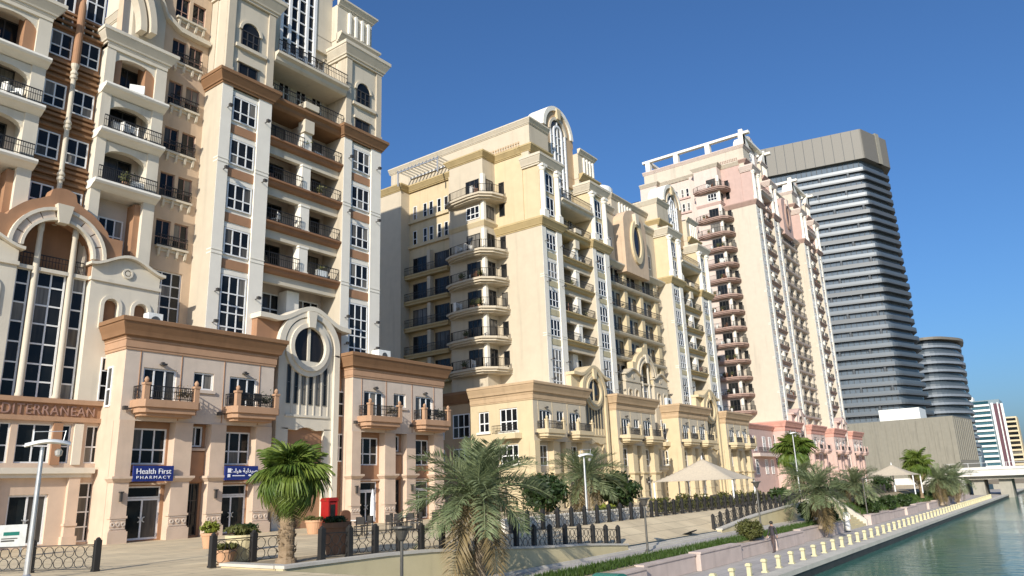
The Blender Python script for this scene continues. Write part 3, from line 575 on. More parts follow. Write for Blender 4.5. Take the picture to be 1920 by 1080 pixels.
def entrance(xc, S, name, label, lettering=None):
    E_ = thing(name, label, 'entrance hall', (xc, 42.3, 0)); near = S['near']
    acc = S['gate']; gw = S['gatew'] if near else 'yellow_light'
    # backing wall
    MB().box(-5.9, 5.9, .9, 2.4, 0, 14.2).build('wall', S['podw'], E_)
    cz = 15.2
    def gy(x):
        x = abs(x)
        if x < .7: return 18.9-.25*(x/.7)**2
        if x < 1.3: return 18.3-.35*((x-.7)/.6)
        if x < 2.6: return 17.95-1.1*((x-1.3)/1.3)**1.4
        return 16.7
    out = [(x/10, gy(x/10)) for x in range(-34, 35)]
    MB().prism([(-3.4, 14.0)]+out+[(3.4, 14.0), (1.8, 14.0), (1.8, cz)]+[(1.8*math.cos(R(a)), cz+1.8*math.sin(R(a))) for a in range(0, 181, 10)]+[(-1.8, 14.0)], .1, .9).build('gable', acc, E_)
    A = MB().arch(0, cz, 1.75, 1.9, -.16, .2, 0, 180, 22).arch(0, cz, 2.3, 2.48, -.16, .2, 0, 180, 22).build('arch_moulding', gw, E_)
    for k in range(9):
        a0 = k*20
        if k == 4: continue
        MB().arch(0, cz, 1.9, 2.3, -.06, .18, a0+.8, a0+19.2, 4).build('voussoir', S['podw'] if near else gw, E_)
    MB().prism([(-.24, cz+1.6), (.24, cz+1.6), (.42, cz+2.65), (-.42, cz+2.65)], -.3, .2).build('keystone', 'ivory', E_)
    # loggia behind the arch
    MB().box(-1.8, 1.8, 1.6, 1.8, 14.2, 17).build('loggia_wall', S['podw'], E_)
    window(E_, .1, 1.5, 14.3, 1.0, 1.7, 2, (1,), panes=False, bar=.07, mat='dark_metal'); inst('railing', rail_mesh(3.2, .8), E_, (-1.6, .55, 14.25))
    # tall glazing between two columns
    for (x0_, x1_, nx) in ((-1.75, -1.05, 1), (-.72, .72, 2), (1.05, 1.75, 1)):
        window(E_, (x0_+x1_)/2, .45, 7.3, x1_-x0_, 6.8, nx, (1, 1, 1.15, 1.15, 1.1, 1.1, .9), panes=near, bar=.09)
    for x in (-.88, .88):
        MB().lathe([(.2, 7.3), (.2, 7.5), (.165, 7.6), (.15, 15), (.13, 16.2), (.16, 16.3), (.16, 16.75)], x, .28, 14).build('column', 'ivory', E_, smooth=True)
    MB().box(-1.8, 1.8, .2, .6, 14.05, 14.25).build('ledge', gw, E_)
    # flanking gabled blocks
    for s in (-1, 1):
        x0_, x1_ = (1.85, 5.75) if s > 0 else (-5.75, -1.85)
        c = (x0_+x1_)/2
        hs = [(c-1.15, c-.33, 11.6, 13.1), (c+.55, c+1.35, 11.6, 13.1)] if s > 0 else [(c-1.35, c-.55, 11.6, 13.1), (c+.33, c+1.15, 11.6, 13.1)]
        MB().holewall(x0_, x1_, 7.2, 14.1, hs, 0, .35).box(x0_, x0_+.02, 0.01, .9, 7.2, 14.1).box(x1_-.02, x1_, 0.01, .9, 7.2, 14.1).build('block_wall', gw, E_)
        for h in hs:
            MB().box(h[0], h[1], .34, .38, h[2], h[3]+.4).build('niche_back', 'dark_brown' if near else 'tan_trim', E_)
            cc = (h[0]+h[1])/2
            MB().arch(cc, 12.75, .4, .6, -.08, .1, 0, 180, 12).box(cc-.6, cc-.4, -.08, .1, 11.4, 12.75).box(cc+.4, cc+.6, -.08, .1, 11.4, 12.75).build('niche_surround', gw, E_)
            MB().prism([(h[0]-.01, 12.72)]+[(cc+.41*math.cos(R(a)), 12.75+.37*math.sin(R(a))) for a in range(180, -1, -15)]+[(h[1]+.01, 12.72), (h[1]+.01, 13.14), (h[0]-.01, 13.14)], .03, .3).build('niche_head', gw, E_)
        MB().box(x0_-.06, x1_+.06, -.12, .3, 14.05, 14.25).build('ledge', gw, E_)
        pr = [(x0_-.2, 14.9)]+[(c+(x1_-x0_+.4)/2*t_/10, 14.9+.75*(.5+.5*math.cos(math.pi*t_/10))) for t_ in range(-9, 10)]+[(x1_+.2, 14.9)]
        MB().prism([(x0_, 14.2)]+[(min(max(p[0], x0_), x1_), p[1]-.02) for p in pr]+[(x1_, 14.2)], .02, .9).build('pediment', gw, E_)
        mb = MB()
        for i in range(len(pr)-1): mb.prism([pr[i], pr[i+1], (pr[i+1][0], pr[i+1][1]+.16), (pr[i][0], pr[i][1]+.16)], -.28, .95)
        mb.build('coping', gw, E_)
        MB().arch(c, 14.78, .2, .3, -.07, .04, 0, 360, 18).disc(c, 14.78, .13, .13, -.06, .04, 14).build('medallion', gw, E_)
        # wall beside the glazing below the block
        for xx in ((c-.6), (c+1.1)) if s > 0 else ((c-1.1), (c+.6)):
            window(E_, xx, -.04 if False else -.03, 7.4, .7, 2.4, 1, (1, 1, .9), panes=near, bar=.07)
    # sign band and lower storeys
    MB().box(-5.9, 5.9, -.12, .95, 6.42, 7.1).build('sign_band', acc, E_)
    MB().box(-5.95, 5.95, -.3, .95, 7.1, 7.34).build('ledge', S['slab'], E_); MB().box(-5.95, 5.95, -.26, .95, 6.18, 6.42).build('ledge', S['slab'], E_)
    hs = []
    for x0_, x1_ in ((-2.9, -2.3), (-4.5, -3.3), (-.85, .75), (-2.1, -1.15), (1.05, 1.7), (2.45, 3.3)): hs.append((x0_, x1_, 4.08, 6.05))
    hs += [(-.85, .95, .15, 2.55), (2.4, 3.45, .12, 3.1), (-3.45, -2.4, .12, 3.1)]
    MB().holewall(-5.9, 5.9, 0, 6.2, hs, -.1, .25).build('lower_wall', S['pod'], E_)
    for h in hs:
        n = 2 if h[1]-h[0] > .8 else 1
        if h[3] < 2.6: 
            d = window(E_, (h[0]+h[1])/2, .05, h[2], h[1]-h[0], h[3]-h[2], 2, (1,), panes=near, bar=.1, gl='glass_door', name='glass_door')
            MB().arch(-.16, 1.05, .12, .17, -.07, -.03, -90, 90, 8).arch(.16, 1.05, .12, .17, -.07, -.03, 90, 270, 8).build('door_handle', 'steel', d)
        else: window(E_, (h[0]+h[1])/2, .05, h[2], h[1]-h[0], h[3]-h[2], n, (1, 1.3) if h[2] > 1 else (1, 1, 1, 1), panes=near, bar=.075)
    for x in (-2.2, .92, 1.95):
        MB().box(x-.14, x+.3, -.2, -.08, 4.0, 6.1).build('pilaster', S['gate'] if x < 1.5 else gw, E_)
    MB().box(-5.9, 2.9, -.55, .1, 3.55, 3.84).box(-5.9, 2.8, -.4, .1, 3.35, 3.55).build('canopy', gw, E_)
    for x in (-2.1, 1.75):
        MB().box(x, x+.55, -.35, -.05, .0, 3.35).box(x-.08, x+.63, -.43, -.05, 0, .45).box(x-.05, x+.6, -.4, -.05, .95, 1.08).build('pilaster', S['pod'], E_)
    if lettering:
        me = text_mesh(lettering, .68, 'letter_brown', .05, 1.0, 0, 1.12)
        xs_ = [v.co.x for v in me.vertices]; zs_ = [v.co.z for v in me.vertices]; k_ = 5.3/(max(xs_)-min(xs_)); c_ = (max(xs_)+min(xs_))/2; kz = .5/(max(zs_)-min(zs_))
        for v in me.vertices: v.co.x = (v.co.x-c_)*k_; v.co.z *= kz
        inst('lettering', me, E_, (.08, -.15, 6.5))
    return E_
def west_front(T, S, dz, body):
    """the long side of a tower that faces the approaching viewer"""
    near = False
    nb = 7+int(round(dz/3.2)); F0 = 14.2
    Fs = [F0+(19.3+dz)/(nb-1)*i for i in range(nb)]
    zt = 38.2+dz
    # plain wall beside the pier
    MB().box(-7.27, -6.8, 2.25, 6.2, 0, 29.2+dz).build('side_wall', S['side'], T)
    MB().box(-7.27, -6.8, 2.25, 6.2, 29.2+dz, zt).build('side_wall', S['upper'], T)
    MB().sweep(corn(29.1+dz, 30.05+dz, .5), [(-7.26, 6.1), (-7.26, 2.2)]).build('cornice', S['trim'], T)
    # projecting corner bay with wrap-around balconies
    MB().box(-9.5, -6.9, 6.1, 11.0, 0, zt).build('bay_wall', S['side'] if S is YELLOW else 'pink_light', T)
    poly = [(-7.2, 4.5), (-8.2, 4.3), (-9.6, 4.7), (-10.7, 5.8), (-10.8, 7.4), (-10.5, 10.2), (-10.0, 11.3), (-9.4, 11.3), (-9.4, 6.2), (-7.2, 6.2)]
    def shrink(k): 
        return [((x+8.6)*k-8.6, (y-7.6)*k+7.6) if i not in (0, 7, 8, 9) else (x, y) for i, (x, y) in enumerate(poly)]
    sm = cached(('hex', S['slab']), lambda: MB().prism(poly, -.22, 0, 'z').prism(shrink(.93), -.45, -.22, 'z').prism(shrink(.82), -.62, -.45, 'z').mesh('balcony', S['fascia'] if S is PINK else 'yellow_light'))
    def rl():
        mb = MB(); pl = shrink(.97)[1:7]
        for i in range(len(pl)-1):
            a, b_ = Vector(pl[i]), Vector(pl[i+1]); n = max(2, int((b_-a).length/.2))
            mb.tube([(a.x, a.y, .95), (b_.x, b_.y, .95)], .03, 4); mb.tube([(a.x, a.y, .12), (b_.x, b_.y, .12)], .02, 4)
            for k in range(n+1):
                p = a.lerp(b_, k/n); w_ = .05 if k in (0, n) else .014; mb.box(p.x-w_, p.x+w_, p.y-w_, p.y+w_, 0, .95)
        return mb.mesh('railing', 'iron')
    rm = cached('hexrail', rl)
    pm = cached('cornerpost', lambda: MB().box(-9.62, -9.2, 5.98, 6.4, 0, 2.6).mesh('corner_post', 'white'))
    for i, F in enumerate(Fs):
        flat = (i == nb-2)
        if not flat:
            b_ = inst('balcony', sm, T, (0, 0, F)); inst('railing', rm, b_); clutter(b_, int(dz)*7+i*13+1, -10.2, -9.8, 6.4, 9.8, False)
        else:
            MB().sweep(corn(F-.3, F+.3, .25), [(-9.5, 11.0), (-9.5, 6.1), (-7.2, 6.1)]).build('string_course', S['slab'], T)
        inst('corner_post', pm, T, (0, 0, F))
        h = 2.1 if not flat else 1.5; z = F+.03 if not flat else F+.7
        window(T, -9.53, 7.6, z, 1.9, h, 3, (1,) if not flat else (1, 1.5), -math.pi/2, panes=False, bar=.1 if flat else .07, mat='dark_metal' if not flat else 'frame_white')
        window(T, -8.35, 6.07, z, 1.25, h, 2, (1,), 0, panes=False, bar=.07, mat='dark_metal')
        window(T, -7.3, 5.2, z+.4, .75, 1.5, 1, (1,), -math.pi/2, panes=False, bar=.07, mat='dark_metal')
    # recessed loggias
    MB().box(-7.6, -6.9, 11.0, 12.8, 0, zt).build('side_wall', body, T)
    for i, F in enumerate(Fs):
        top = i >= nb-2
        if not top:
            b_ = MB().box(-8.1, -7.0, 12.75, 19.6, F-.5, F-.2).box(-8.2, -7.0, 12.7, 19.65, F-.2, F).build('balcony', S['fascia'] if S is PINK else 'yellow_trim', T)  # yellow loggia slabs: shade put into the colour by a browner tone
            inst('railing', rail_mesh(6.8, .95, .2), b_, (-8.12, 12.78, F), math.pi/2)
            MB().box(-7.9, -7.2, 15.6, 16.1, F, F+2.6).build('column', S['side'], T)
            for y in (14.3, 17.8): window(T, -7.28, y, F+.03, 2.2, 2.2, 3, (1,), -math.pi/2, panes=False, bar=.07, mat='dark_metal')
        else:
            MB().box(-7.5, -7.0, 12.75, 19.6, F+.35, F+.75).build('string_course', S['slab'], T)
            for y in (13.5, 14.6, 15.9, 16.9, 18.6): window(T, -7.28, y, F+.75, .62, 1.8, 1, (1, 1.4), -math.pi/2, panes=False, bar=.07)
    MB().box(-8.7, -6.9, 19.6, 23.4, 0, zt).build('side_wall', body, T)
    MB().box(-8.2, -6.9, 23.4, 28.5, 0, zt-3).build('end_wall', body, T)
    for i, F in enumerate(Fs):
        b_ = MB().prism([(-8.15, 23.6), (-9.6, 23.9), (-10.2, 25.2), (-9.6, 27), (-8.15, 27.4)], F-.45, F, 'z').build('balcony', S['fascia'] if S is PINK else 'yellow_light', T)
        for p, q in (((-9.55, 23.95), (-10.1, 25.2)), ((-10.1, 25.2), (-9.55, 26.9))): railing(b_, p, q, F)
        window(T, -8.24, 25.4, F+.03, 2.4, 2.2, 3, (1,), -math.pi/2, panes=False, bar=.07, mat='dark_metal')
    MB().sweep(corn(zt-.2, zt+.6, .5), [(-8.7, 23.4), (-8.7, 19.6), (-7.4, 19.6), (-7.4, 11.0), (-9.5, 11.0), (-9.5, 6.1), (-7.3, 6.1), (-7.3, 2.3)]).build('cornice', S['trim'] if S is YELLOW else S['roof'], T)
    mb = MB()
    for i in range(22):
        for k in range(3): mb.box(-7.2, -7.13, 2.6+i*.36, 2.6+i*.36+.2, 38.95+dz+k*.34-.1, 39.15+dz+k*.34-.1)
    mb.build('lattice', 'tan_trim' if S is YELLOW else 'pink_trim', T)
def wing(xc, S, dz, name, label, oval=True):
    """lower range between two towers of a pair; xc is its centre"""
    W = thing(name, label, 'apartment building', (xc, 43.2, 0)); h = 8.8
    ztop = 36.6+dz; nb = 6+int(round(dz/RW)); Fs = [14.1+RW*.985*i for i in range(nb)]
    MB().box(-h, h, .6, 20, 0, ztop).build('wall', S['recess'], W)
    for x in (-6.6, -2.2, 2.2, 6.6):
        MB().box(x-.42, x+.42, 0, .7, 0, 29.0+dz).build('pier', S['upper'] if S is not PINK else S['side'], W)
    MB().box(-h, -7.4, -.6, .7, 0, 29+dz).build('pier', S['body'] if S is not PINK else S['side'], W)
    sm = cached(('wslab', S['beam']), lambda: MB().prism([(.7, -.4), (-.1, -.4), (-.25, -.3), (-.35, -.1), (-.35, 0), (.7, 0)], -7.4, 7.4, 'x').mesh('balcony', S['beam']))
    for F in Fs:
        if F+3 > 30+dz: continue
        b_ = inst('balcony', sm, W, (0, 0, F)); inst('railing', rail_mesh(14.6, .9, .2), b_, (-7.3, -.25, 0))
        for x in (-4.4, 0, 4.4):
            window(W, x-.75, .56, F+.05, 1.5, 2.2, 2, (1,), panes=False, bar=.09, mat='dark_metal'); window(W, x+1.0, .56, F+.6, .9, 1.6, 1, (1,), panes=False, bar=.09, mat='dark_metal')
    for x in (-5, 5): MB().sweep(corn(28.6+dz, 29.3+dz, .6), [(x-3.2, .4), (x-3.2, -.1), (x+3.2, -.1), (x+3.2, .4)]).build('cornice', S['cap'], W)
    # tall gabled panel with an oval opening
    MB().prism([(-3.2, 28.4+dz), (-3.2, 35.2+dz)]+[(3.2*math.cos(R(a)), 35.2+dz+2.2*math.sin(R(a))) for a in range(170, 0, -10)]+[(3.2, 35.2+dz), (3.2, 28.4+dz)], -.9, .8).build('gable', 'peach_wall' if S is YELLOW else S['upper'], W)
    MB().arch(0, 33.0+dz, 1.05, 1.6, -1.2, -.85, 0, 360, 30, 2.1, 1.9).build('oval_moulding', 'yellow' if S is YELLOW else S['trim'], W)
    MB().disc(0, 33.0+dz, 1.08, 2.3, -.98, -.93, 28).build('oval_window', 'glass_dark', W)
    MB().prism([(-.35, 35.4+dz), (.35, 35.4+dz), (.5, 36.9+dz), (-.5, 36.9+dz)], -1.4, -.8).build('keystone', S['cap'], W)
    MB().sweep(corn(36.4+dz, 37.3+dz, .5), [(-h, .6), (-3.3, .6)]).sweep(corn(36.4+dz, 37.3+dz, .5), [(3.3, .6), (h, .6)]).build('cornice', S['cap'], W)
    MB().box(-1.5, h, 1.5, 19, ztop, 40.0+dz).build('attic_wall', S['roof'], W)
    MB().sweep(corn(39.5+dz, 40.2+dz, .4), [(-1.5, 19), (-1.5, 1.5), (h, 1.5)]).build('cornice', S['roof'], W)
    for i in range(5): MB().box(.4+i*.8, .4+i*.8+.28, 1.3, 1.5, 37.6+dz, 39.5+dz).build('baluster', 'white', W)
    for x in (4.6, 6.4): window(W, x, .57, 31+dz, 1.2, 2.0, 2, (1,), panes=False, bar=.09); window(W, x-11, .57, 31+dz, 1.2, 2.0, 2, (1,), panes=False, bar=.09)
    return W
# ================================================================= peach complex
T1 = tower(32.2, PEACH, 0, 'apartment_tower', 'cream and peach tower with brown cornices and tall white window piers, nearest and leftmost')
def peach_upper():
    # between the two towers, above the entrance: peach wall with paired windows, two white balcony stacks, dark glazed middle
    X0 = 16.43
    P = thing('apartment_range', 'peach range with white balcony stacks and brown-banded glazing above the arched entrance', 'apartment building', (X0, 41.7, 0))
    rows = [(27.2, 28.96), (23.9, 25.6), (20.7, 22.4), (17.45, 19.2), (30.4, 32.1), (33.8, 35.5), (37, 38.7)]
    holes = []
    for a, b_ in rows:
        for c in (6.42, 7.62): holes.append((c-.48, c+.48, a, b_))
    holes.append((6.05, 7.95, 12.6, 15.9))
    MB().holewall(5.2, 8.52, 0, 45, holes, 2.1, .25).build('wall', 'peach_wall', P)
    MB().box(5.2, 8.5, 2.4, 9, 0, 45).build('wall', 'peach_wall', P)
    for a, b_ in rows:
        for c in (6.42, 7.62): window(P, c, 2.25, a, .96, b_-a, 2, (1, 1.8), bar=.06, mat='letter_brown')
        MB().box(6.0, 8.1, 1.85, 2.12, a-.14, a).build('sill', 'ivory', P)
        if a < 33: inst('railing', rail_mesh(2.0, .75, .12), P, (6.05, 1.95, a))
        mb = MB()
        for c in (6.15, 6.75, 7.35, 7.9): mb.prism([(2.1, a-.7), (1.98, a-.6), (1.9, a-.15), (2.1, a-.15)], c, c+.14, 'x')
        mb.box(6.1, 8.05, 2.02, 2.12, a-.32, a-.14); mb.build('bracket', 'ivory', P)
    window(P, 7.0, 2.25, 12.6, 1.9, 3.3, 3, (1.5, 1, 1, 1.3), bar=.08)
    # swooping moulding
    sw = [(4.2, 36.5), (4.6, 34.6), (5.3, 33.1), (6.3, 32.55), (7.4, 32.5), (8.45, 32.5)]
    mb = MB()
    for i in range(len(sw)-1): mb.prism([sw[i], sw[i+1], (sw[i+1][0], sw[i+1][1]+.3), (sw[i][0]+.02, sw[i][1]+.35)], 1.7, 2.2)
    mb.build('moulding', 'ivory', P)
    MB().prism([(3.2, 30.0), (5.3, 30.0), (5.3, 33), (4.7, 34.4), (4.2, 36.5), (4.0, 42), (2.9, 42)], 2.0, 3.4).build('arch_shoulder', 'ivory', P)
    MB().arch(0, 31.0, 3.35, 3.75, 1.2, 1.9, 0, 180, 30, 1.25).arch(0, 31.0, 3.9, 4.3, 1.0, 1.8, 0, 180, 30, 1.25).build('great_arch', 'ivory', P)
    # white stacks of balconies
    for s in (-1, 1):
        x0, x1 = (1.55, 5.35) if s > 0 else (-5.35, -1.55)
        c = (x0+x1)/2
        mb = MB().box(x0, x0+.55, 1.3, 2.6, 0, 29.3).box(x1-.7, x1, 1.3, 2.6, 0, 29.3); mb.build('pier', 'offwhite', P)
        MB().box(x0+.5, x1-.6, 2.5, 3.2, 0, 29.3).build('recess_wall', 'peach_light', P)
        MB().box(x0, x1, 1.25, 2.9, 28.9, 29.3).sweep(corn(29.15, 30.05, .5), [(x0, 2.9), (x0, 1.3), (x1, 1.3), (x1, 2.9)]).box(x0, x1, 1.3, 2.9, 29.2, 30.0).build('cornice', 'offwhite', P)
        Fs = [20.15, 23.4, 26.35]
        for i, F in enumerate(Fs):
            pr = [(2.6, F-.5), (1.32, F-.5), (1.15, F-.42), (.98, F-.3), (.8, F-.24), (.72, F-.12), (.76, F+.02), (2.6, F+.05)]
            b_ = MB().prism(pr, x0-.05, x1+.05, 'x').build('balcony', 'white', P)
            ztp = (Fs[i+1]-.6) if i < 2 else 28.95
            w_ = (x1-.7)-(x0+.55); cc = (x0+.55+x1-.7)/2
            if i < 2:
                inst('railing', rail_mesh(x1-x0-.3, .85, .11), b_, (x0+.15, .92, F+.05))
            # arched head between the piers
            MB().prism([(x0+.5, ztp-.95)]+[(cc+w_/2*math.cos(R(a)), ztp-.95+.62*math.sin(R(a))) for a in range(180, -1, -15)]+[(x1-.65, ztp-.95), (x1-.65, ztp+.05), (x0+.5, ztp+.05)], 1.38, 1.8).build('arched_head', 'offwhite', P)
            if i == 2:
                for ja, jb in ((x0+.55, x0+1.0), (x1-1.3, x1-.7)): MB().box(ja, jb, 1.45, 2.5, F, 29).build('brown_jamb', 'terracotta', P)
            window(P, cc, 2.44, F+.06, 1.7, 2.15, 2, (1,), bar=.08, mat='dark_metal'); clutter(b_, 50+i*3+s, x0+.8, x1-1.0, 1.2, 1.9, True, F+.05)
        MB().box(x1-1.05, x1-.7, 1.6, 2.5, 11, 19.5).build('brown_jamb', 'terracotta', P)
        window(P, c-.1, 2.44, 15.6, 1.5, 2.9, 3, (1.3, 1, 1.4), bar=.09)
    # brown banded glazing with a slender middle column
    MB().box(-1.5, 1.5, 1.95, 2.4, 0, 36).build('spandrel_wall', 'terracotta', P)
    for (a, b_) in ((24.07, 25.6), (20.9, 22.5), (17.7, 19.3), (27.3, 28.9)):
        for c in (-.78, .78): window(P, c, 1.86, a, 1.2, b_-a, 2, (1, 1.5), bar=.08)
        for z in (b_+.25, b_+.62, b_+1.0, b_+1.3): MB().box(-1.48, 1.48, 1.7, 1.96, z, z+.14).build('band', 'brown_trim', P)
    window(P, -.85, 1.86, 29.2, 1.1, 5.5, 2, (1, 1, 1.2, 1.2), bar=.09); window(P, .85, 1.86, 29.2, 1.1, 5.5, 2, (1, 1, 1.2, 1.2), bar=.09)
    pr = []
    for z in (17, 20.2, 23.4): pr += [(.13, z), (.13, z+2.6), (.2, z+2.68), (.2, z+2.8), (.15, z+2.88), (.21, z+2.96), (.2, z+3.08), (.14, z+3.16)]
    pr += [(.13, 26.6), (.2, 26.8), (.22, 27.0)]
    MB().lathe(pr, 0, 1.55, 14).build('column', 'ivory', P, smooth=False)
    MB().lathe([(.22, 27.0), (.2, 30.9), (.16, 31.2), (.05, 31.4)], 0, 1.55, 14).build('finial', 'terracotta', P)
    return P
peach_upper()
entrance(16.43, PEACH, 'entrance_hall', 'peach entrance hall with round brown arch, white side gables and lettered sign band', 'MEDITERRANEAN')
pod(19.5, PEACH, 'shop_building', 'three-storey peach shop building with two blue signs, left of the round-window gatehouse', west=1, depth=2.9)
pod(35.45, PEACH, 'shop_building', 'three-storey peach shop building with brown cornice behind the white folded parasol', west=1, depth=5)
gatehouse(32.2, PEACH, 'gatehouse', 'white and brown gatehouse with big round window and curved top behind the fan palm')
# ================================================================= yellow complex
T2 = tower(70.1, YELLOW, 0, 'apartment_tower', 'yellow tower with arched crown and prow-shaped corner balconies, in the middle')
west_front(T2, YELLOW, 0, 'yellow_light')
wing(86.15, YELLOW, 0, 'apartment_range', 'yellow range with a tall oval window between the two yellow towers')
T3 = tower(102.2, YELLOW, 0, 'apartment_tower', 'second yellow tower with small arched crown, partly hidden behind the range with the oval window')
entrance(86.15, YELLOW, 'entrance_hall', 'yellow entrance hall with small arched gable between the yellow shop buildings')
for x0, lb in ((57.4, 'yellow shop building with long sunlit side wall, behind the big date palm'), (73.35, 'yellow shop building between the nearest yellow gatehouse and the small arched gable'), (89.5, 'yellow shop building behind the peak of the large canvas tent'), (105.45, 'last yellow shop building before the pink buildings')):
    pod(x0, YELLOW, 'shop_building', lb, west=2 if x0 in (57.4, 89.5) else 0, depth=7.6)
gatehouse(70.1, YELLOW, 'gatehouse', 'yellow gatehouse with oval window and curved top above the smaller date palm')
gatehouse(102.2, YELLOW, 'gatehouse', 'farther yellow gatehouse with curved top above the right side of the tent')
# shaded link behind the first yellow shop building
MB().box(0, 8, 0, 14, 0, 11.4).build('link_block', 'tan_trim', tag(bpy.data.objects.new('rear_annexe', None), 'low shaded annexe behind the first yellow shop building', 'building'))
_o = bpy.data.objects['rear_annexe']; COL.objects.link(_o); _o.location = (57.9, 47.6, 0)
MB().sweep(corn(10.4, 11.6, .6), [(0, 13.9), (0, 0)]).build('cornice', 'brown_trim', _o)
for y in (1.6, 5.0):
    window(_o, -.05, y, 7.0, 2.2, 2.4, 3, (1, 1.2), -math.pi/2, panes=False, bar=.1); window(_o, -.05, y, 3.8, 2.2, 2.2, 3, (1, 1.2), -math.pi/2, panes=False, bar=.1)
# ================================================================= pink complex
DZ = 24.6
T4 = tower(145.4, PINK, DZ, 'apartment_tower', 'tall pink and cream tower with stacked dark balconies and a white roof frame')
west_front(T4, PINK, DZ, 'pink_light')
wing(161.45, PINK, DZ, 'apartment_range', 'tall pink range between the two pink towers')
T5 = tower(177.5, PINK, DZ, 'apartment_tower', 'farther pink and cream tower beside the grey banded high-rise')
for T, xo in ((T4, 0), (T5, 0)):
    zt = 42.2+DZ
    for i, y in enumerate((1.4, 8.5, 15.5, 22)):
        MB().box(-7.0, -5.9, y-.5, y+.5, zt-.05, zt+2.2).build('roof_post', 'white', T)
        MB().box(5.9, 7.0, y-.5, y+.5, zt-.05, zt+2.2).build('roof_post', 'white', T)
    MB().box(-7.0, -6.1, -.3, 23.2, zt+2.2, zt+2.7).box(6.1, 7.0, -.3, 23.2, zt+2.2, zt+2.7).box(-6.1, 6.1, 1.0, 1.8, zt+2.2, zt+2.7).box(-6.1, 6.1, 21.6, 22.4, zt+2.2, zt+2.7).build('roof_frame', 'white', T)
    MB().prism([(-7.1, zt-.1), (-7.1, zt+3.3), (-6.3, zt+3.3), (-4.6, zt+1.4), (-3.3, zt-.1)], .9, 1.7).prism([(7.1, zt-.1), (7.1, zt+3.3), (6.3, zt+3.3), (4.6, zt+1.4), (3.3, zt-.1)], .9, 1.7).build('roof_fin', 'white', T)
for x0, lb in ((132.7, 'pink shop building in front of the first pink tower'), (148.6, 'second pink shop building along the promenade'), (164.8, 'third pink shop building along the promenade'), (180.7, 'last pink shop building, next to the grey hall')):
    pod(x0, PINK, 'shop_building', lb, west=2 if x0 < 140 else 0, depth=8)
gatehouse(145.4, PINK, 'gatehouse', 'nearer pink gatehouse between the pink shop buildings')
gatehouse(177.5, PINK, 'gatehouse', 'farther pink gatehouse between the last two pink shop buildings')
_q = thing('rear_annexe', 'low pink annexe with white windows left of the pink shop buildings', 'building', (117.5, 42, 0))
MB().box(0, 14.8, 0, 10, 0, 10.6).build('wall', 'pink', _q)
MB().sweep(corn(10.0, 10.8, .4), [(0, 9), (0, 0), (14.8, 0)]).build('cornice', 'pink_deep', _q)
for x in (5, 9.5, 12.5):
    window(_q, x, -.05, 6.5, 1.3, 2.4, 2, (1, 1), panes=False, bar=.12); window(_q, x, -.05, 2.8, 1.3, 2.4, 2, (1, 1), panes=False, bar=.12)
b_ = MB().box(3.5, 14, -1.2, .02, 5.6, 6.1).build('balcony', 'pink_light', _q); inst('railing', rail_mesh(10.4, .9), b_, (3.55, -1.1, 6.1))
# ================================================================= far buildings
def rounded(pts, r=3.0, n=6, wob=0):
    out = []; k = len(pts)
    for i in range(k):
        p0, p, p1 = Vector(pts[i-1]), Vector(pts[i]), Vector(pts[(i+1) % k])
        a = p+(p0-p).normalized()*r; b_ = p+(p1-p).normalized()*r
        for j in range(n+1):
            t_ = j/n; q = a*(1-t_)**2+p*2*t_*(1-t_)+b_*t_*t_; out.append((q.x, q.y))
    return out
def grow(pts, d):
    c = sum((Vector(p) for p in pts), Vector((0, 0)))/len(pts)
    return [tuple(Vector(p)+(Vector(p)-c).normalized()*d) for p in pts]
GT = thing('high_rise', 'dark grey high-rise with wrapped horizontal balcony bands and a plain metal crown', 'skyscraper', (260, 41, 0))
base = [(0, 0), (15, -4.8), (34, 2), (34, 44), (-9, 44)]
core = rounded(grow(base, -1.0), 1.5); MB().prism(core, 0, 107, 'z').build('glass_core', 'glass_tower', GT)
nfl = 30; zb, zc_ = 14.0, 104.5
for i in range(nfl):
    z = zb+(zc_-zb)*i/nfl; k = i/nfl
    d = .3+1.0*math.sin(i*.9)*(1-k)*.5+ (1-k)*.6
    pl = rounded(grow(base, d), 2.6-1.6*k, 4)
    MB().prism(pl, z, z+.5, 'z').build('floor_slab', 'band_grey', GT)
    b_ = MB()
    n = len(pl)
    inn = grow(pl, -.35)
    for j in range(n): 
        p, q, s1, s2 = pl[j], pl[(j+1) % n], inn[(j+1) % n], inn[j]
        b_.add([(*p, z+.5), (*q, z+.5), (*q, z+1.35), (*p, z+1.35), (*s2, z+.5), (*s1, z+.5), (*s1, z+1.35), (*s2, z+1.35)], [(0,1,2,3), (4,7,6,5), (3,2,6,7)])
    b_.build('parapet_band', 'band_blue' if (i % 3 or k < .4) else 'band_grey', GT)
    if i % 2 == 0:
        for j in range(5):
            t_ = (j+.5+.3*math.sin(i))/5; p = Vector(base[0]).lerp(Vector(base[4]), t_); MB().box(p.x-.2, p.x+.8, p.y-.3, p.y+.3, z+.5, z+3.0).build('balcony_fin', 'band_grey', GT)
for j in range(26):
    t_ = (j+.5)/26; p = Vector(grow(base, -.92)[0]).lerp(Vector(grow(base, -.92)[4]), t_); MB().box(p.x-.12, p.x+.12, p.y-.1, p.y+.1, 13, 106).build('mullion', 'band_grey', GT)
crown = rounded(grow(base, 1.2), .5, 2)
MB().prism(crown, 105.6, 116.3, 'z').build('crown', 'grey_clad', GT)
for j in range(14):
    t_ = (j+1)/15; c_ = grow(base, 1.26); p = Vector(c_[0]).lerp(Vector(c_[4]), t_); MB().box(p.x-.05, p.x+.05, p.y-.06, p.y+.06, 105.7, 116.2).build('panel_joint', 'band_grey', GT)
MB().prism([(8.0, -3.9), (10.0, -4.6), (10.4, -3.6), (8.2, -3.0)], 105.6, 117.0, 'z').build('crown_fin', 'hall_clad', GT)
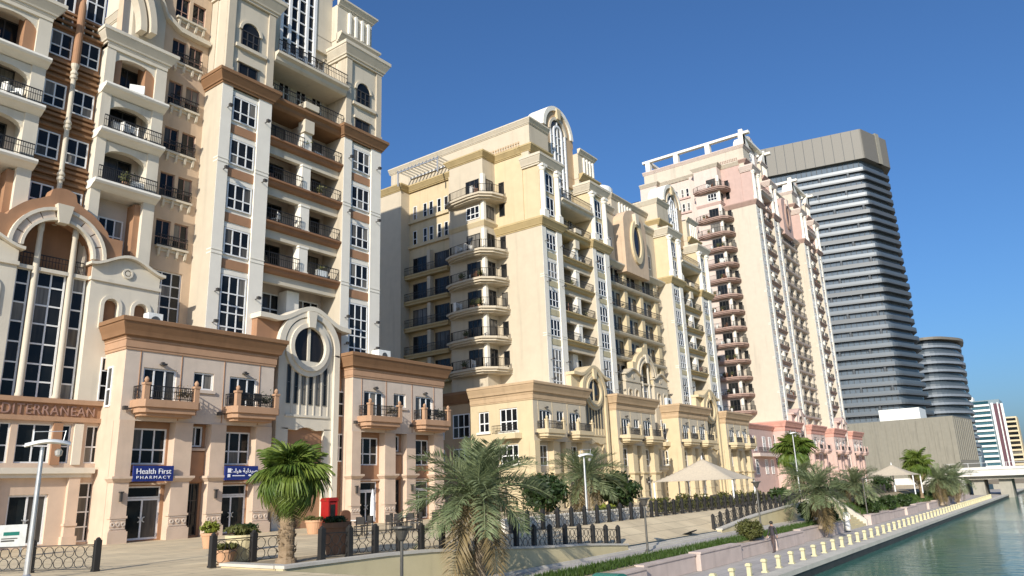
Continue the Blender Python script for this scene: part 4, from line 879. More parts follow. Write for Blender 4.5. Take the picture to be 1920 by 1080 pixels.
H = thing('clad_hall', 'low windowless grey-beige hall with ribbed cladding at the foot of the high-rise', 'hall', (222, 24.5, 0))
MB().prism([(0, 0), (22, -2.0), (30, 22), (4, 42)], 0, 16.0, 'z').build('wall', 'hall_clad', H)
for i in range(22):
    t_ = (i+.5)/22; x = 4*t_; y = 42*t_; MB().box(x-.14, x+.1, y-.18, y+.18, .2, 15.7-.3*(i % 3)).build('rib', 'hall_clad', H)
for i in range(10):
    t_ = (i+.5)/10; x = 22*t_; y = -2.0*t_; MB().box(x-.2, x+.2, y-.14, y+.1, 5, 15.7).build('rib', 'hall_clad', H)
MB().box(5, 16, 8, 18, 16.0, 19.2).build('roof_plant_room', 'plastic_white', H)
MB().prism([(22, 0), (30, 0), (30, 9), (22, 3.2)], -2.6, -2.3).build('glazed_corner', 'glass_tower', H)
S2 = thing('high_rise', 'blue-grey high-rise with curved white floor edges, right of the darker banded one', 'skyscraper', (330, 38, 0))
pb = [(0, 0), (14, -7), (34, -5), (34, 24), (2, 24)]
MB().prism(rounded(grow(pb, -.7), 5), 0, 52.5, 'z').build('glass_core', 'glass_tower', S2)
for i in range(14):
    z = 8+i*3.2; MB().prism(rounded(grow(pb, .9+.3*math.sin(i*1.3)), 6), z, z+.9, 'z').build('floor_slab', 'slab_white', S2)
    MB().prism(rounded(grow(pb, .5), 6), z+.9, z+1.7, 'z').build('parapet_band', 'band_blue', S2)
MB().prism(rounded(grow(pb, 2.0), 6), 52.6, 53.6, 'z').build('roof', 'grey_clad', S2)
B3 = thing('apartment_block', 'teal and white far block with dark purple stripes beyond the bridge', 'apartment building', (420, 26.2, 0))
MB().box(0, 18, 0, 15, 0, 34.5).build('wall', 'teal_clad', B3)
for i in range(13):
    z = 3.5+i*2.35; MB().box(-.6, .02, 4.2, 11.5, z, z+.9).build('balcony_band', 'plastic_white', B3)
    MB().box(-.05, .03, 4.4, 11.3, z+.95, z+2.3).build('window_strip', 'glass_teal', B3); MB().box(-.3, .03, 12, 14.8, z, z+.3).build('balcony_band', 'slab_white', B3)
MB().box(-.9, 1, -1.2, -.3, 0, 32.5).box(-.9, 1, 2.6, 3.6, 0, 33.0).box(-.9, 1, .6, 1.1, 0, 33).build('white_fin', 'plastic_white', B3)
MB().box(-.5, 1, 1.1, 2.6, 0, 32.6).box(-.5, 1, -.3, .6, 0, 32.4).build('purple_stripe', 'purple_clad', B3)
MB().box(2, 10, 10.5, 14.5, 34.4, 36.6).build('roof_plant_room', 'plastic_white', B3)
B4 = thing('apartment_block', 'small cream far block with balcony rows at the right edge', 'apartment building', (470, 23.2, 0))
MB().box(0, 14, 0, 5.2, 0, 29).build('wall', 'far_cream', B4)
for i in range(11):
    z = 2+i*2.4; MB().box(-.8, .02, .3, 4.9, z, z+.8).build('balcony', 'far_cream', B4); MB().box(-.04, .03, .5, 4.7, z+.9, z+2.2).build('window_strip', 'glass', B4)
# ================================================================= ground, promenade, quay, canal
def zc(x):
    K = [(-1e4, 0), (19, 0), (24.4, -.3), (26.9, -.48), (30.5, -.64), (34.1, -.92), (46.2, -.95), (52.3, -.44), (58.5, -.2), (64, 0), (1e4, 0)]
    for (a, za), (b_, zb_) in zip(K, K[1:]):
        if a <= x <= b_: return za+(zb_-za)*(x-a)/(b_-a)
def sheet(name, x0, x1, y0, y1, z, mat, kind='structure'):
    return struct(name, MB().add([(x0,y0,z),(x1,y0,z),(x1,y1,z),(x0,y1,z)], [(0,1,2,3)]), mat, kind)
sheet('ground', -400, 3000, 60, 3000, -.06, 'earth'); sheet('far_ground', 215, 3000, -1500, 60, -1.0, 'earth')
struct('canal_bed_bank', MB().box(215, 216, -1500, 18, -6, -1.0), 'concrete')
sheet('canal_water', -1500, 3000, -3000, 11.9, -2.72, 'canal')
mb = MB(); ys = [18.8, 19.4, 20.0, 20.6, 21.1, 21.6, 26, 62]; xs = [-300, 0, 10]+[14+i for i in range(0, 56)]+[80, 120, 230]
for x in xs:
    for y in ys: mb.v.append((x, y, zc(x)*max(0, min(1, 1-(y-18.8)/2.8))))
n = len(ys)
for i in range(len(xs)-1):
    for j in range(n-1): mb.f.append((i*n+j, (i+1)*n+j, (i+1)*n+j+1, i*n+j+1)); mb.mi.append(0)
struct('promenade', mb, 'pave')
sheet('bounce_pavement', -300, 13.9, -40, 18.8, .0, 'pave')  # pavement extended out of view to bounce warm light onto the facades
struct('approach_bank', MB().box(-300, 13.9, -40, 18.75, -3, -.05), 'retaining')
sheet('lower_path', 13.9, 66, 16.9, 18.81, -1.15, 'pave_grey')
mb = MB(); 
for x0, x1 in ((34.2, 46.1),):
    for k in range(2): mb.box(x0, x1, 18.5-k*.35, 18.85-k*.35, -1.2, -1.0-.07*k-.0)
struct('landing_steps', mb, 'kerb_stone')
sheet('quay_walkway', 13.9, 215, 11.9, 19.0, -2.2, 'pave_grey')
struct('quay_edge', MB().box(13.9, 215, 11.7, 12.45, -2.35, -2.13), 'quay_stone')
struct('quay_wall', MB().box(13.9, 215, 11.78, 12.3, -5, -2.34), 'wet_wall')
struct('path_kerb', MB().box(13.9, 66, 18.1, 18.26, -1.15, -1.05).box(13.9, 66, 16.82, 16.98, -1.6, -1.08), 'kerb_stone')
struct('planting_bank', MB().prism([(16.3, -2.2), (16.3, -1.45), (16.85, -1.2), (16.85, -2.2)], 13.9, 66, 'x').prism([(16.4, -2.2), (16.4, -1.5), (18.9, -.02), (18.9, -2.2)], 73.2, 152, 'x'), 'earth')
# grass strip: real blades
g_ = MB(); rnd = random.Random(3)
for _ in range(9000):
    x = 22+rnd.random()**1.3*44; y = 16.38+rnd.random()*.46; z = -1.42+(y-16.3)*.45
    h = .10+rnd.random()*.14; a = rnd.random()*6.28; dx, dy = .03*math.cos(a), .03*math.sin(a)
    g_.add([(x-dx, y-dy, z), (x+dx, y+dy, z), (x+rnd.gauss(0,.05), y+rnd.gauss(0,.05), z+h)], [(0,1,2)])
for _ in range(5000):
    x = 74+rnd.random()*70; t_ = rnd.random(); y = 16.5+t_*1.6; z = -1.45+(y-16.4)*.592
    h = .15+rnd.random()*.2; a = rnd.random()*6.28; dx, dy = .06*math.cos(a), .06*math.sin(a)
    g_.add([(x-dx, y-dy, z), (x+dx, y+dy, z), (x+rnd.gauss(0,.06), y+rnd.gauss(0,.06), z+h)], [(0,1,2)])
o = g_.build('grass', 'grass_blade'); o['kind'] = 'stuff'
# retaining walls (tops follow the ramp)
def retwall(x0, x1, label, y=18.5):
    Tn = thing('retaining_wall', label, 'wall', (x0, y, 0)); xs_ = [x0+(x1-x0)*i/10 for i in range(11)]
    mb = MB(); cp = MB()
    for a, b_ in zip(xs_, xs_[1:]):
        za, zb_ = zc(a), zc(b_)
        mb.add([(a-x0,0,-1.2),(b_-x0,0,-1.2),(b_-x0,0,zb_+.04),(a-x0,0,za+.04),(a-x0,.32,-1.2),(b_-x0,.32,-1.2),(b_-x0,.32,zb_+.04),(a-x0,.32,za+.04)], [(0,1,2,3),(4,7,6,5),(3,2,6,7),(0,3,7,4),(1,5,6,2)])
        cp.add([(a-x0,-.05,za+.045),(b_-x0,-.05,zb_+.045),(b_-x0,-.05,zb_+.13),(a-x0,-.05,za+.13),(a-x0,.38,za+.045),(b_-x0,.38,zb_+.045),(b_-x0,.38,zb_+.13),(a-x0,.38,za+.13)], [(0,1,2,3),(4,7,6,5),(3,2,6,7),(0,4,5,1),(0,3,7,4),(1,5,6,2)])
    mb.build('wall_face', 'retaining', Tn); cp.build('coping', 'kerb_stone', Tn)
    return Tn
w_ = retwall(13.95, 34.1, 'long beige retaining wall under the iron fence, below the big date palm')
MB().box(0, .32, .38, 3.0, -1.2, .04).build('return_wall', 'retaining', w_); MB().box(-.05, .37, .38, 3.05, .045, .13).build('coping', 'kerb_stone', w_)
retwall(46.2, 64.5, 'beige ramp wall beyond the gap, right of the round olive bush')
# palm planter soil
struct('planter_soil', MB().box(14.3, 19, 18.9, 21.4, -.1, .06), 'earth')
# seat blocks stepping along the lower walk
i = 0; x = 25.2; rnd = random.Random(5); spots = []
while x < 64: 
    ln = 4.6+rnd.random()*1.2; spots.append((x, x+ln)); x += ln+.12
while x < 146:
    ln = 6+rnd.random()*3; 
    if not (64 < x < 73.5): spots.append((x, x+ln))
    elif x < 73.5: x = 73.6; continue
    x += ln+.25
ORD = ['first', 'second', 'third', 'fourth', 'fifth', 'sixth', 'seventh', 'eighth', 'ninth', 'tenth', 'eleventh', 'twelfth', 'thirteenth']; far_n = 0
for i, (a, b_) in enumerate(spots):
    if 65 < b_ < 73.4 or 65 < a < 73.4: continue
    dy = .22*((i % 2)-.5); zt = -1.46+.07*((i*7) % 3)
    mb = MB().box(0, b_-a, 0, .55, -2.19, zt-.08).box(-.03, b_-a+.03, -.05, .6, zt-.08, zt)
    o = mb.build('seat_block', 'seat_stone', None, (a, 15.86+dy, 0))
    if a < 64: lb = f'pinkish stone seat block, {["first","second","third","fourth","fifth","sixth","seventh","eighth","ninth"][i]} from the left along the grass strip'; gp = 'stone seat blocks by the quay'
    else: lb = f'pale stone seat block on the far planting bank, {ORD[far_n]} beyond the staircase'; far_n += 1; gp = 'far stone seat blocks'
    tag(o, lb, 'stone bench', gp)
# stairs
st = thing('staircase', 'broad beige staircase climbing from the quay walk beside the white-clad person', 'stairs', (66.2, 16.1, -2.2))
for i in range(12):
    MB().box(0, 6.8, i*.235, 2.9, .18*i+.0015*i, .18*(i+1)).build('step', 'retaining', st)
for xx in (-.3, 6.8): MB().prism([(-.1, 0), (2.9, 0), (2.9, 2.5), (2.6, 2.5), (-.1, .5)], xx, xx+.3, 'x').build('side_wall', 'kerb_stone', st)
# manhole
mb = MB().lathe([(.62, 0), (.62, .02), (.5, .025), (.01, .025)], 0, 0, 20); o = mb.build('manhole_cover', 'iron', None, (42.2, 19.0, zc(42.2)*(1-.2/2.8)+.01)); o.rotation_euler = (R(-19), 0, 0); tag(o, 'dark round manhole cover on the sloping paving', 'manhole cover')
# bollards
bm = MB().box(-.14, .14, -.14, .14, 0, .06).prism([(-.09, .06), (.10, .06), (.08, .48), (-.08, .48)], -.09, .09).box(-.15, .12, -.12, .12, .48, .58).box(-.11, .08, -.09, .09, .58, .61).mesh('bollard', 'bollard_paint')
k = 0
for i in range(-5, 52):
    x = 40.81+2.05*i
    o = inst('bollard', bm, None, (x, 12.8, -2.13 if False else -2.2)); tag(o, 'pale yellow painted bollard in the long row on the quay edge', 'bollard', 'bollards along the quay')
# ================================================================= iron fences
def panel_mb(Ln, dz, h=.78):
    mb = MB()
    def zz(x, z): return z+dz*x/Ln
    def bar(x0, z0, x1, z1, t=.022):
        d = Vector((x1-x0, z1-z0)); nn = Vector((-d.y, d.x)).normalized()*t/2 if d.length else Vector((0, 0))
        P = [(x0+nn.x, z0+nn.y), (x1+nn.x, z1+nn.y), (x1-nn.x, z1-nn.y), (x0-nn.x, z0-nn.y)]
        mb.prism([(p[0], zz(p[0], p[1])) for p in P], -.012, .012)
    bar(0, .08, Ln, .08, .025); bar(0, h, Ln, h, .03)
    n_ = max(2, int(Ln/.33)); w = Ln/n_
    for k in range(n_):
        c = w*(k+.5)
        for zc_ in (.08+(h-.08)*.27, .08+(h-.08)*.73):
            r_ = min(w/2, (h-.08)/4)*.92
            pts = [(c+r_*math.cos(2*math.pi*q/10), zc_+r_*math.sin(2*math.pi*q/10)) for q in range(10)]
            for q in range(10): bar(*pts[q], *pts[(q+1) % 10], .012)
    return mb
post_m = MB().box(-.085, .085, -.085, .085, 0, .92).box(-.1, .1, -.1, .1, 0, .06).lathe([(.075, .92), (.08, .95), (.03, 1.0)], 0, 0, 8).mesh('post', 'iron')
def fence(label, pts, step=1.2, wall=None):
    F = thing('iron_fence', label, 'fence', pts[0]); O_ = Vector(pts[0])
    for p, q in zip(pts, pts[1:]):
        p, q = Vector(p), Vector(q); n_ = max(1, round((q-p).length/step))
        for i in range(n_):
            a = p.lerp(q, i/n_); b_ = p.lerp(q, (i+1)/n_); ln = (b_-a).to_2d().length
            rz = math.atan2(b_.y-a.y, b_.x-a.x)
            inst('post', post_m, F, a-O_)
            me = cached(('panel', round(ln, 2), round(b_.z-a.z, 2)), lambda: panel_mb(ln-.1, b_.z-a.z).mesh('panel', 'iron'))
            inst('panel', me, F, a-O_+Vector((.05*math.cos(rz), .05*math.sin(rz), 0)), rz)
    inst('post', post_m, F, Vector(pts[-1])-O_)
    return F
fence('iron fence with scrollwork at the lower left corner', [(8.6, 30.6, 0), (11.8, 24.8, 0)], 2.2)
fence('iron fence behind the fan palm trunk', [(13.7, 21.6, .02), (16.4, 21.4, .02)])
fence('iron fence on the beige retaining wall, running down past the big date palm', [(15.7, 19.0, .1), (19, 19.0, .02)]+[(x_, 19.0, zc(x_)) for x_ in (24.4, 26.9, 30.5, 34.1)])
fence('iron fence in front of the white low wall and dark shrubs', [(29.0, 21.75, .0), (43.4, 21.75, 0)], 1.3)
fence('iron fence climbing the ramp right of the gap', [(x_, 19.0, zc(x_)) for x_ in (46.2, 52.3, 58.5, 63)])
fence('dark iron fence along the hedge in front of the canvas tent', [(44.2, 21.8, 0), (78, 22.2, 0)], 1.3)
fence('far iron fence above the planting bank', [(74, 19.0, 0), (104, 19.0, 0)], 2.0)
lw = MB().box(0, 14.4, 0, .35, 0, .55).box(-.04, 14.44, -.04, .39, .55, .63).build('low_wall', 'white', None, (29, 22.1, 0)); tag(lw, 'low white planter wall behind the iron fence and under the dark shrubs', 'wall')
# ================================================================= vegetation
def leaf_cloud(mb, c, rad, n, size, rnd, shell=.55, clumps=0):
    cl = []
    for _ in range(clumps or 1):
        d = Vector((rnd.gauss(0,1), rnd.gauss(0,1), rnd.gauss(0,1))).normalized(); cl.append(Vector((d.x*rad[0]*.62, d.y*rad[1]*.62, d.z*rad[2]*.62)))
    for _ in range(n):
        d = Vector((rnd.gauss(0,1), rnd.gauss(0,1), rnd.gauss(0,1))).normalized(); r_ = shell+(1-shell)*rnd.random()
        if clumps:
            k_ = rnd.choice(cl); p = Vector(c)+k_+Vector((d.x*rad[0], d.y*rad[1], d.z*rad[2]))*.46*r_
        else: p = Vector(c)+Vector((d.x*rad[0], d.y*rad[1], d.z*rad[2]))*r_
        a = (d+Vector((rnd.gauss(0,.7), rnd.gauss(0,.7), rnd.gauss(0,.7)))).normalized(); b_ = a.cross(Vector((rnd.gauss(0,1), rnd.gauss(0,1), rnd.gauss(0,1)))).normalized()
        e = a.cross(b_); s = size*(.6+.8*rnd.random())
        mb.add([p-b_*s, p+e*s*.45, p+b_*s, p-e*s*.45], [(0,1,2,3)])
def bush(name, label, loc, rad, n, size, mat, seed, clumps=24, cat='bush', group=None, trunk=None):
    B_ = thing(name, label, cat, loc, group=group); rnd = random.Random(seed)
    mb = MB(); leaf_cloud(mb, (0, 0, rad[2]*.95+(trunk or 0)), rad, n, size, rnd, .3, clumps); mb.build('foliage', mat, B_)
    s = MB()
    for k in range(5):
        a = k*1.3; s.tube([(.04*math.cos(a), .04*math.sin(a), 0), (rad[0]*.3*math.cos(a), rad[1]*.3*math.sin(a), rad[2]*.6+(trunk or 0)), (rad[0]*.6*math.cos(a+.3), rad[1]*.6*math.sin(a+.3), rad[2]*1.3+(trunk or 0))], [.05, .03, .012], 5)
    if trunk: s.tube([(0, 0, 0), (.05, 0, trunk)], [.12, .09], 8)
    s.build('stems', 'trunk', B_)
    return B_
def date_frond(seed, droop, mat='leaf_date'):
    rnd = random.Random(seed); mb = MB(); L_ = 1.0; pts = []; N_ = 14
    for i in range(N_+1):
        t_ = i/N_; pts.append(Vector((L_*t_*(1-.12*droop*t_), .02*math.sin(t_*3+seed), -.42*droop*t_**2.2)))
    mb.tube(pts, [.016*(1-.85*i/N_) for i in range(N_+1)], 4)
    M_ = 44
    for i in range(3, M_):
        t_ = i/M_; f = t_*N_; k = min(N_-1, int(f)); p = pts[k].lerp(pts[k+1], f-k); d = (pts[k+1]-pts[k]).normalized()
        ll = .29*(math.sin(math.pi*(.12+.80*t_))**.7)*(.9+.2*rnd.random())
        side = d.cross(Vector((0, 0, 1))).normalized(); upv = side.cross(d)
        for s in (-1, 1):
            q = (d*(.72+.2*rnd.random())+side*s*(.75+.2*rnd.random())+upv*(.28+rnd.gauss(0, .2))).normalized(); e = (q.cross(upv)).normalized()*.0095
            tip = p+q*ll+Vector((0, 0, -.06*ll/.24*rnd.random()))
            mid = p+q*ll*.5
            mb.add([p-e*.5, mid-e, tip, mid+e], [(0,1,2,3)])
    return mb.mesh('frond', mat)
def fan_frond(seed, droop, mat='leaf_fan'):
    rnd = random.Random(seed); mb = MB(); pl = .46
    mb.tube([(0, 0, 0), (pl*.5, 0, .01), (pl, 0, -.03*droop)], [.02, .014, .01], 4)
    c = Vector((pl, 0, -.03*droop)); nb = 34
    for i in range(nb):
        a = R(-125+250*i/(nb-1)); ln = .62*(.78+.22*math.cos(a*.7))*(.92+.16*rnd.random())
        d = Vector((math.cos(a), math.sin(a), 0)); w_ = ln*.038
        s = Vector((-d.y, d.x, 0)); fold = .03*(1 if i % 2 else -1)
        P = []
        for k, t_ in enumerate((0.02, .35, .65, .85, 1.0)):
            dz_ = -(.22+.7*droop)*max(0, t_-.42)**1.5*ln*2.4-.10*droop*t_*ln+abs(math.sin(a))*.06*t_
            pull = 1-.45*min(1.2, droop)*max(0, t_-.5)
            p = c+d*ln*t_*pull+Vector((0, 0, dz_)); ww = w_*(.25, .9, 1.0, .6, .06)[k]
            P.append((p-s*ww+Vector((0,0,fold)), p+s*ww-Vector((0,0,fold))))
        for k in range(4): mb.add([P[k][0], P[k][1], P[k+1][1], P[k+1][0]], [(0,1,2,3)])
    return mb.mesh('frond', mat)
DF = [date_frond(i, d) for i, d in enumerate((.7, 1.0, 1.25, .85, 1.1))]; DD = date_frond(7, 1.5, 'leaf_dry')
FF = [fan_frond(i, d) for i, d in enumerate((.3, .8, 1.3, .55, 1.0))]; FD = fan_frond(9, 1.5, 'leaf_dry')
def palm(name, label, loc, trunk_h, trunk_r, size, nf, kind, seed, lo=-35, hi=80, group=None):
    P = thing(name, label, 'palm tree', loc, group=group); rnd = random.Random(seed)
    pr = [(trunk_r*1.35, -.05), (trunk_r*1.15, .12)]; n_ = max(6, int(trunk_h/.16))
    for i in range(1, n_+1):
        z = trunk_h*i/n_; w_ = trunk_r*(1.0 if i % 2 else .9)*(1-.12*i/n_)*(1.12 if i > n_*.85 else 1); pr += [(w_, z), (w_*.9, z+.02)]
    tk = MB().lathe(pr, 0, 0, 14)
    for _ in range(int(70*trunk_h)):
        a = rnd.random()*6.28; z = rnd.random()*trunk_h; r_ = trunk_r*(1.0-.1*z/trunk_h); c, s = math.cos(a), math.sin(a); h_ = .08+.06*rnd.random(); w_ = trunk_r*.22
        tk.add([(r_*c-s*w_, r_*s+c*w_, z), (r_*c+s*w_, r_*s-c*w_, z), ((r_+.07)*c, (r_+.07)*s, z+h_)], [(0,1,2)])
    tk.build('trunk', 'trunk_date' if kind == 'date' else 'trunk', P)
    for i in range(nf):
        f = i/(nf-1); tilt = R(hi+(lo-hi)*f**.85+rnd.gauss(0, 7 if kind == 'date' else 11)); az = i*2.39996+rnd.gauss(0, .25)
        if kind == 'date': me = DF[rnd.randrange(5)]; s = size*(.85+.25*rnd.random())*(1.0 if f > .15 else .8)
        else: me = FF[(0 if f < .25 else 3 if f < .45 else 1 if f < .7 else 2)]; s = size*(.72+.42*rnd.random())
        if kind == 'fan' and f > .93: me = FD
        if kind == 'date' and f > .9: me = DD; tilt -= R(14)
        o = inst('frond', me, P, (trunk_r*.5*math.cos(az), trunk_r*.5*math.sin(az), trunk_h-.05+.1*(1-f)), 0, (s, s, s)); o.rotation_euler = (rnd.gauss(0, .25), -tilt, az)
    return P
palm('fan_palm', 'green fan palm with thick short trunk in the planter before the gatehouse', (15.1, 19.9, .05), 2.55, .27, 1.02, 84, 'fan', 1, -66, 86)
palm('date_palm', 'big grey-green date palm in front of the retaining wall, its fronds spilling over the fence', (22.3, 18.2, -1.15), 3.05, .2, 2.85, 52, 'date', 2, -26, 80)
palm('date_palm', 'date palm behind the low white wall, between the two dark shrubs', (44.4, 26.9, 0), 2.7, .2, 2.7, 46, 'date', 3, -35, 82)
palm('date_palm', 'date palm with pale trunk by the staircase, above the pair of clipped bushes', (57.9, 15.75, -1.5), 2.7, .2, 2.7, 50, 'date', 4, -42, 80)
palm('date_palm', 'date palm just right of the staircase, left of the small tent', (77.6, 17.6, -.8), 2.1, .2, 2.6, 44, 'date', 5, -42, 80)
palm('fan_palm', 'tall fan palm in front of the pink shop building', (95.9, 28.2, 0), 5.2, .24, 2.3, 46, 'fan', 6, -60, 80)
palm('fan_palm', 'fan palm in front of the grey hall, right of the small tent', (108.7, 16.9, -.9), 4.0, .2, 1.9, 44, 'fan', 7, -60, 80)
palm('date_palm', 'date palm left of the bridge, first of two', (113.5, 15.5, -2.0), 3.2, .2, 2.9, 40, 'date', 8, -40, 80)
palm('date_palm', 'date palm left of the bridge, nearest to the bridge pier', (121.5, 14.6, -2.1), 3.3, .2, 2.8, 40, 'date', 9, -40, 80)
palm('date_palm', 'small date palm between the tent and the pink buildings', (88, 25.5, 0), 2.5, .2, 2.4, 36, 'date', 10, -40, 80)
bush('shrub_tree', 'dark round shrub tree left of the smaller date palm', (41.3, 28.2, 0), (1.75, 1.6, 1.35), 5200, .14, 'leaf_shrub', 11, 40, 'shrub', trunk=.35)
bush('shrub_tree', 'dark round shrub tree right of the smaller date palm', (47.2, 26.2, 0), (2.0, 1.7, 1.35), 5600, .14, 'leaf_shrub', 12, 40, 'shrub', trunk=.35)
bush('round_bush', 'round olive-green bush on the grass strip beside the thin lamp post', (45.3, 16.45, -1.5), (.95, .8, .68), 3600, .08, 'leaf_olive', 13, 30)
bush('round_bush', 'clipped dark bush left of the pale palm trunk', (60.3, 17.3, -1.15), (.85, .8, .78), 2600, .09, 'leaf_shrub', 14, 24)
bush('round_bush', 'clipped dark bush right of the pale palm trunk', (60.9, 15.95, -1.5), (.8, .75, .85), 2600, .09, 'leaf_shrub', 15, 24)
bush('round_bush', 'large dark bush right of the staircase', (77.2, 16.55, -1.6), (1.45, 1.1, 1.0), 3000, .12, 'leaf_shrub', 16, 26)
bush('round_bush', 'round dark bush, middle of the row on the far bank', (86.3, 16.6, -1.5), (1.2, 1.0, .8), 2200, .12, 'leaf_shrub', 17, 22)
bush('round_bush', 'small round bush, farthest of the row on the far bank', (93.6, 16.5, -1.5), (1.0, .9, .75), 1900, .12, 'leaf_shrub', 18, 20)
bush('round_bush', 'low yellow-green shrub behind the low white wall', (40.6, 23.4, .1), (1.2, .6, .45), 1500, .09, 'leaf_lime', 19, 16)
h_ = thing('hedge', 'clipped green hedge behind the dark fence in front of the tent', 'hedge', (47, 22.9, 0)); mb = MB(); rnd = random.Random(20)
for _ in range(9000):
    u_ = rnd.random()*22; p = Vector((u_, rnd.random()*.9, .1+rnd.random()**.7*(.62+.3*math.sin(u_*1.7)+.22*math.sin(u_*4.1+1)))); a = Vector((rnd.gauss(0,1), rnd.gauss(0,1), rnd.gauss(0,1))).normalized(); b_ = a.cross(Vector((rnd.gauss(0,1), rnd.gauss(0,1), 1))).normalized(); s = .1
    mb.add([p-a*s, p+b_*s*.5, p+a*s, p-b_*s*.5], [(0,1,2,3)])
mb.build('foliage', 'leaf_olive', h_)
for (x_, y_, s_, lb) in ((127, 17, 1.6, 'dark shrub mass near the bridge pier'), (134, 17.2, 1.8, 'dark shrub mass nearest the bridge'), (100, 19.5, 1.4, 'dark shrub left of the far fan palm'), (84, 20.6, 1.3, 'dark shrub beside the small tent'), (66, 21.0, .9, 'dark shrub above the staircase')):
    bush('shrub', lb, (x_, y_, -1.0 if y_ < 18 else 0), (s_*1.4, s_, s_*.75), 1500, .16, 'leaf_shrub', int(x_), 18)
# ================================================================= bridge
BR = thing('road_bridge', 'pale concrete road bridge crossing the canal in the far right', 'bridge', (165, 0, 0))
MB().box(-1, 11, -90, 21, 1.15, 2.25).build('deck', 'bridge_paint', BR)
MB().box(0, 10, -90, 20.5, .55, 1.15).build('girder', 'concrete', BR)
MB().box(-1.15, -.85, -90, 21, 2.25, 2.75).build('parapet', 'bridge_paint', BR); MB().box(10.8, 11.1, -90, 21, 2.25, 2.75).build('parapet', 'bridge_paint', BR)
for y in (15.2, 10.9, -14, -42):
    MB().box(1.0, 8.5, y, y+2.0, -4.5, .6).build('bridge_pier', 'concrete', BR)
MB().box(-.5, 10.5, 18.2, 30, -2.3, 1.2).build('abutment', 'bridge_paint', BR)
for i in range(14): MB().box(-1.05, -.95, 20-i*3, 20.1-i*3, 2.75, 3.5).build('rail_post', 'steel', BR)
MB().box(-1.06, -.94, -90, 21, 3.45, 3.52).build('handrail', 'steel', BR)
# ================================================================= tents
def tent(label, loc, w, d, ze, za, sag=.35, rz=0):
    T = thing('canvas_tent', label, 'tent', loc, rz); mb = MB(); n = 24
    def pt(u, v):
        a = max(abs(u), abs(v)); z = ze+(za-ze)*((1-a)**1.25)*(1-.0*a)
        e = 1-.10*(1-(max(abs(u), abs(v))**4 and abs(min(abs(u), abs(v))/max(1e-6, a))**2))*a**3
        return (u*w/2*e, v*d/2*e, z)
    for i in range(n+1):
        for j in range(n+1): mb.v.append(pt(-1+2*i/n, -1+2*j/n))
    for i in range(n):
        for j in range(n): mb.f.append((i*(n+1)+j, (i+1)*(n+1)+j, (i+1)*(n+1)+j+1, i*(n+1)+j+1)); mb.mi.append(0)
    mb.build('canopy', 'canvas', T, smooth=True)
    for sx in (-1, 1):
        for sy in (-1, 1): MB().lathe([(.07, 0), (.07, ze-.02)], sx*w*.46, sy*d*.46, 8).build('pole', 'frame_white', T)
    MB().lathe([(.09, 0), (.09, za-.1), (.03, za+.25)], 0, 0, 8).build('pole', 'frame_white', T)
    return T
tent('large beige peaked canvas tent in front of the yellow shop buildings', (63.5, 26.6, 0), 5.5, 7.6, 2.1, 3.95)
tent('small beige peaked tent in front of the grey hall', (103.4, 18.9, -.3), 5.5, 5.6, 2.2, 3.5)
for i, (x_, y_) in enumerate(((62.2, 25.0), (64.4, 25.6), (62.8, 28.4), (65.2, 28.6))):
    t_ = thing('cafe_table', ('dark cafe table under the left front part of the large tent', 'dark cafe table under the right front part of the large tent', 'dark cafe table under the left rear part of the large tent', 'dark cafe table under the right rear part of the large tent')[i], 'table', (x_, y_, 0), group='cafe tables under the tent')
    MB().box(-.6, .6, -.4, .4, .72, .76).build('top', 'wood_brown', t_); MB().lathe([(.25, 0), (.25, .03), (.04, .05), (.04, .72)], 0, 0, 8).build('pedestal', 'iron', t_)
    for s in (-1, 1):
        c = MB().box(s*.75-.22, s*.75+.22, -.22, .22, .42, .47).box(s*.95-.02, s*.95+.02, -.22, .22, .47, .9)
        for a in (-.18, .18):
            for b_ in (-.18, .18): c.box(s*.75+a-.02, s*.75+a+.02, b_-.02, b_+.02, 0, .42)
        c = c.build('cafe_chair', 'dark_metal', None, (x_, y_, 0)); tag(c, 'dark cafe chair at a table under the large tent', 'chair', 'cafe chairs under the tent')
# ================================================================= lamps
def disc_lamp(label, loc, h):
    L_ = thing('lamp_post', label, 'street lamp', loc)
    MB().lathe([(.12, 0), (.12, .12), (.055, .2), (.045, h-.35)], 0, 0, 10).build('pole', 'lamp_metal', L_)
    MB().lathe([(.05, h-.35), (.10, h-.3), (.20, h-.06), (.30, h), (.30, h+.04), (.02, h+.06)], 0, 0, 16).build('lamp_head', 'lamp_metal', L_)
    MB().lathe([(.045, h-.34), (.09, h-.29), (.09, h-.2)], .0, 0, 10).build('lens', 'plastic_white', L_)
disc_lamp('slim dark lamp post on the grass strip left of the gap', (33.8, 17.3, -1.2), 2.5)
disc_lamp('slim dark lamp post at the bottom edge in front of the big date palm', (15.6, 15.5, -2.2), 3.25)
disc_lamp('thin dark lamp post beside the round olive bush', (47.2, 16.4, -1.45), 3.3)
disc_lamp('thin dark lamp post right of the staircase', (74.6, 16.2, -1.45), 3.2)
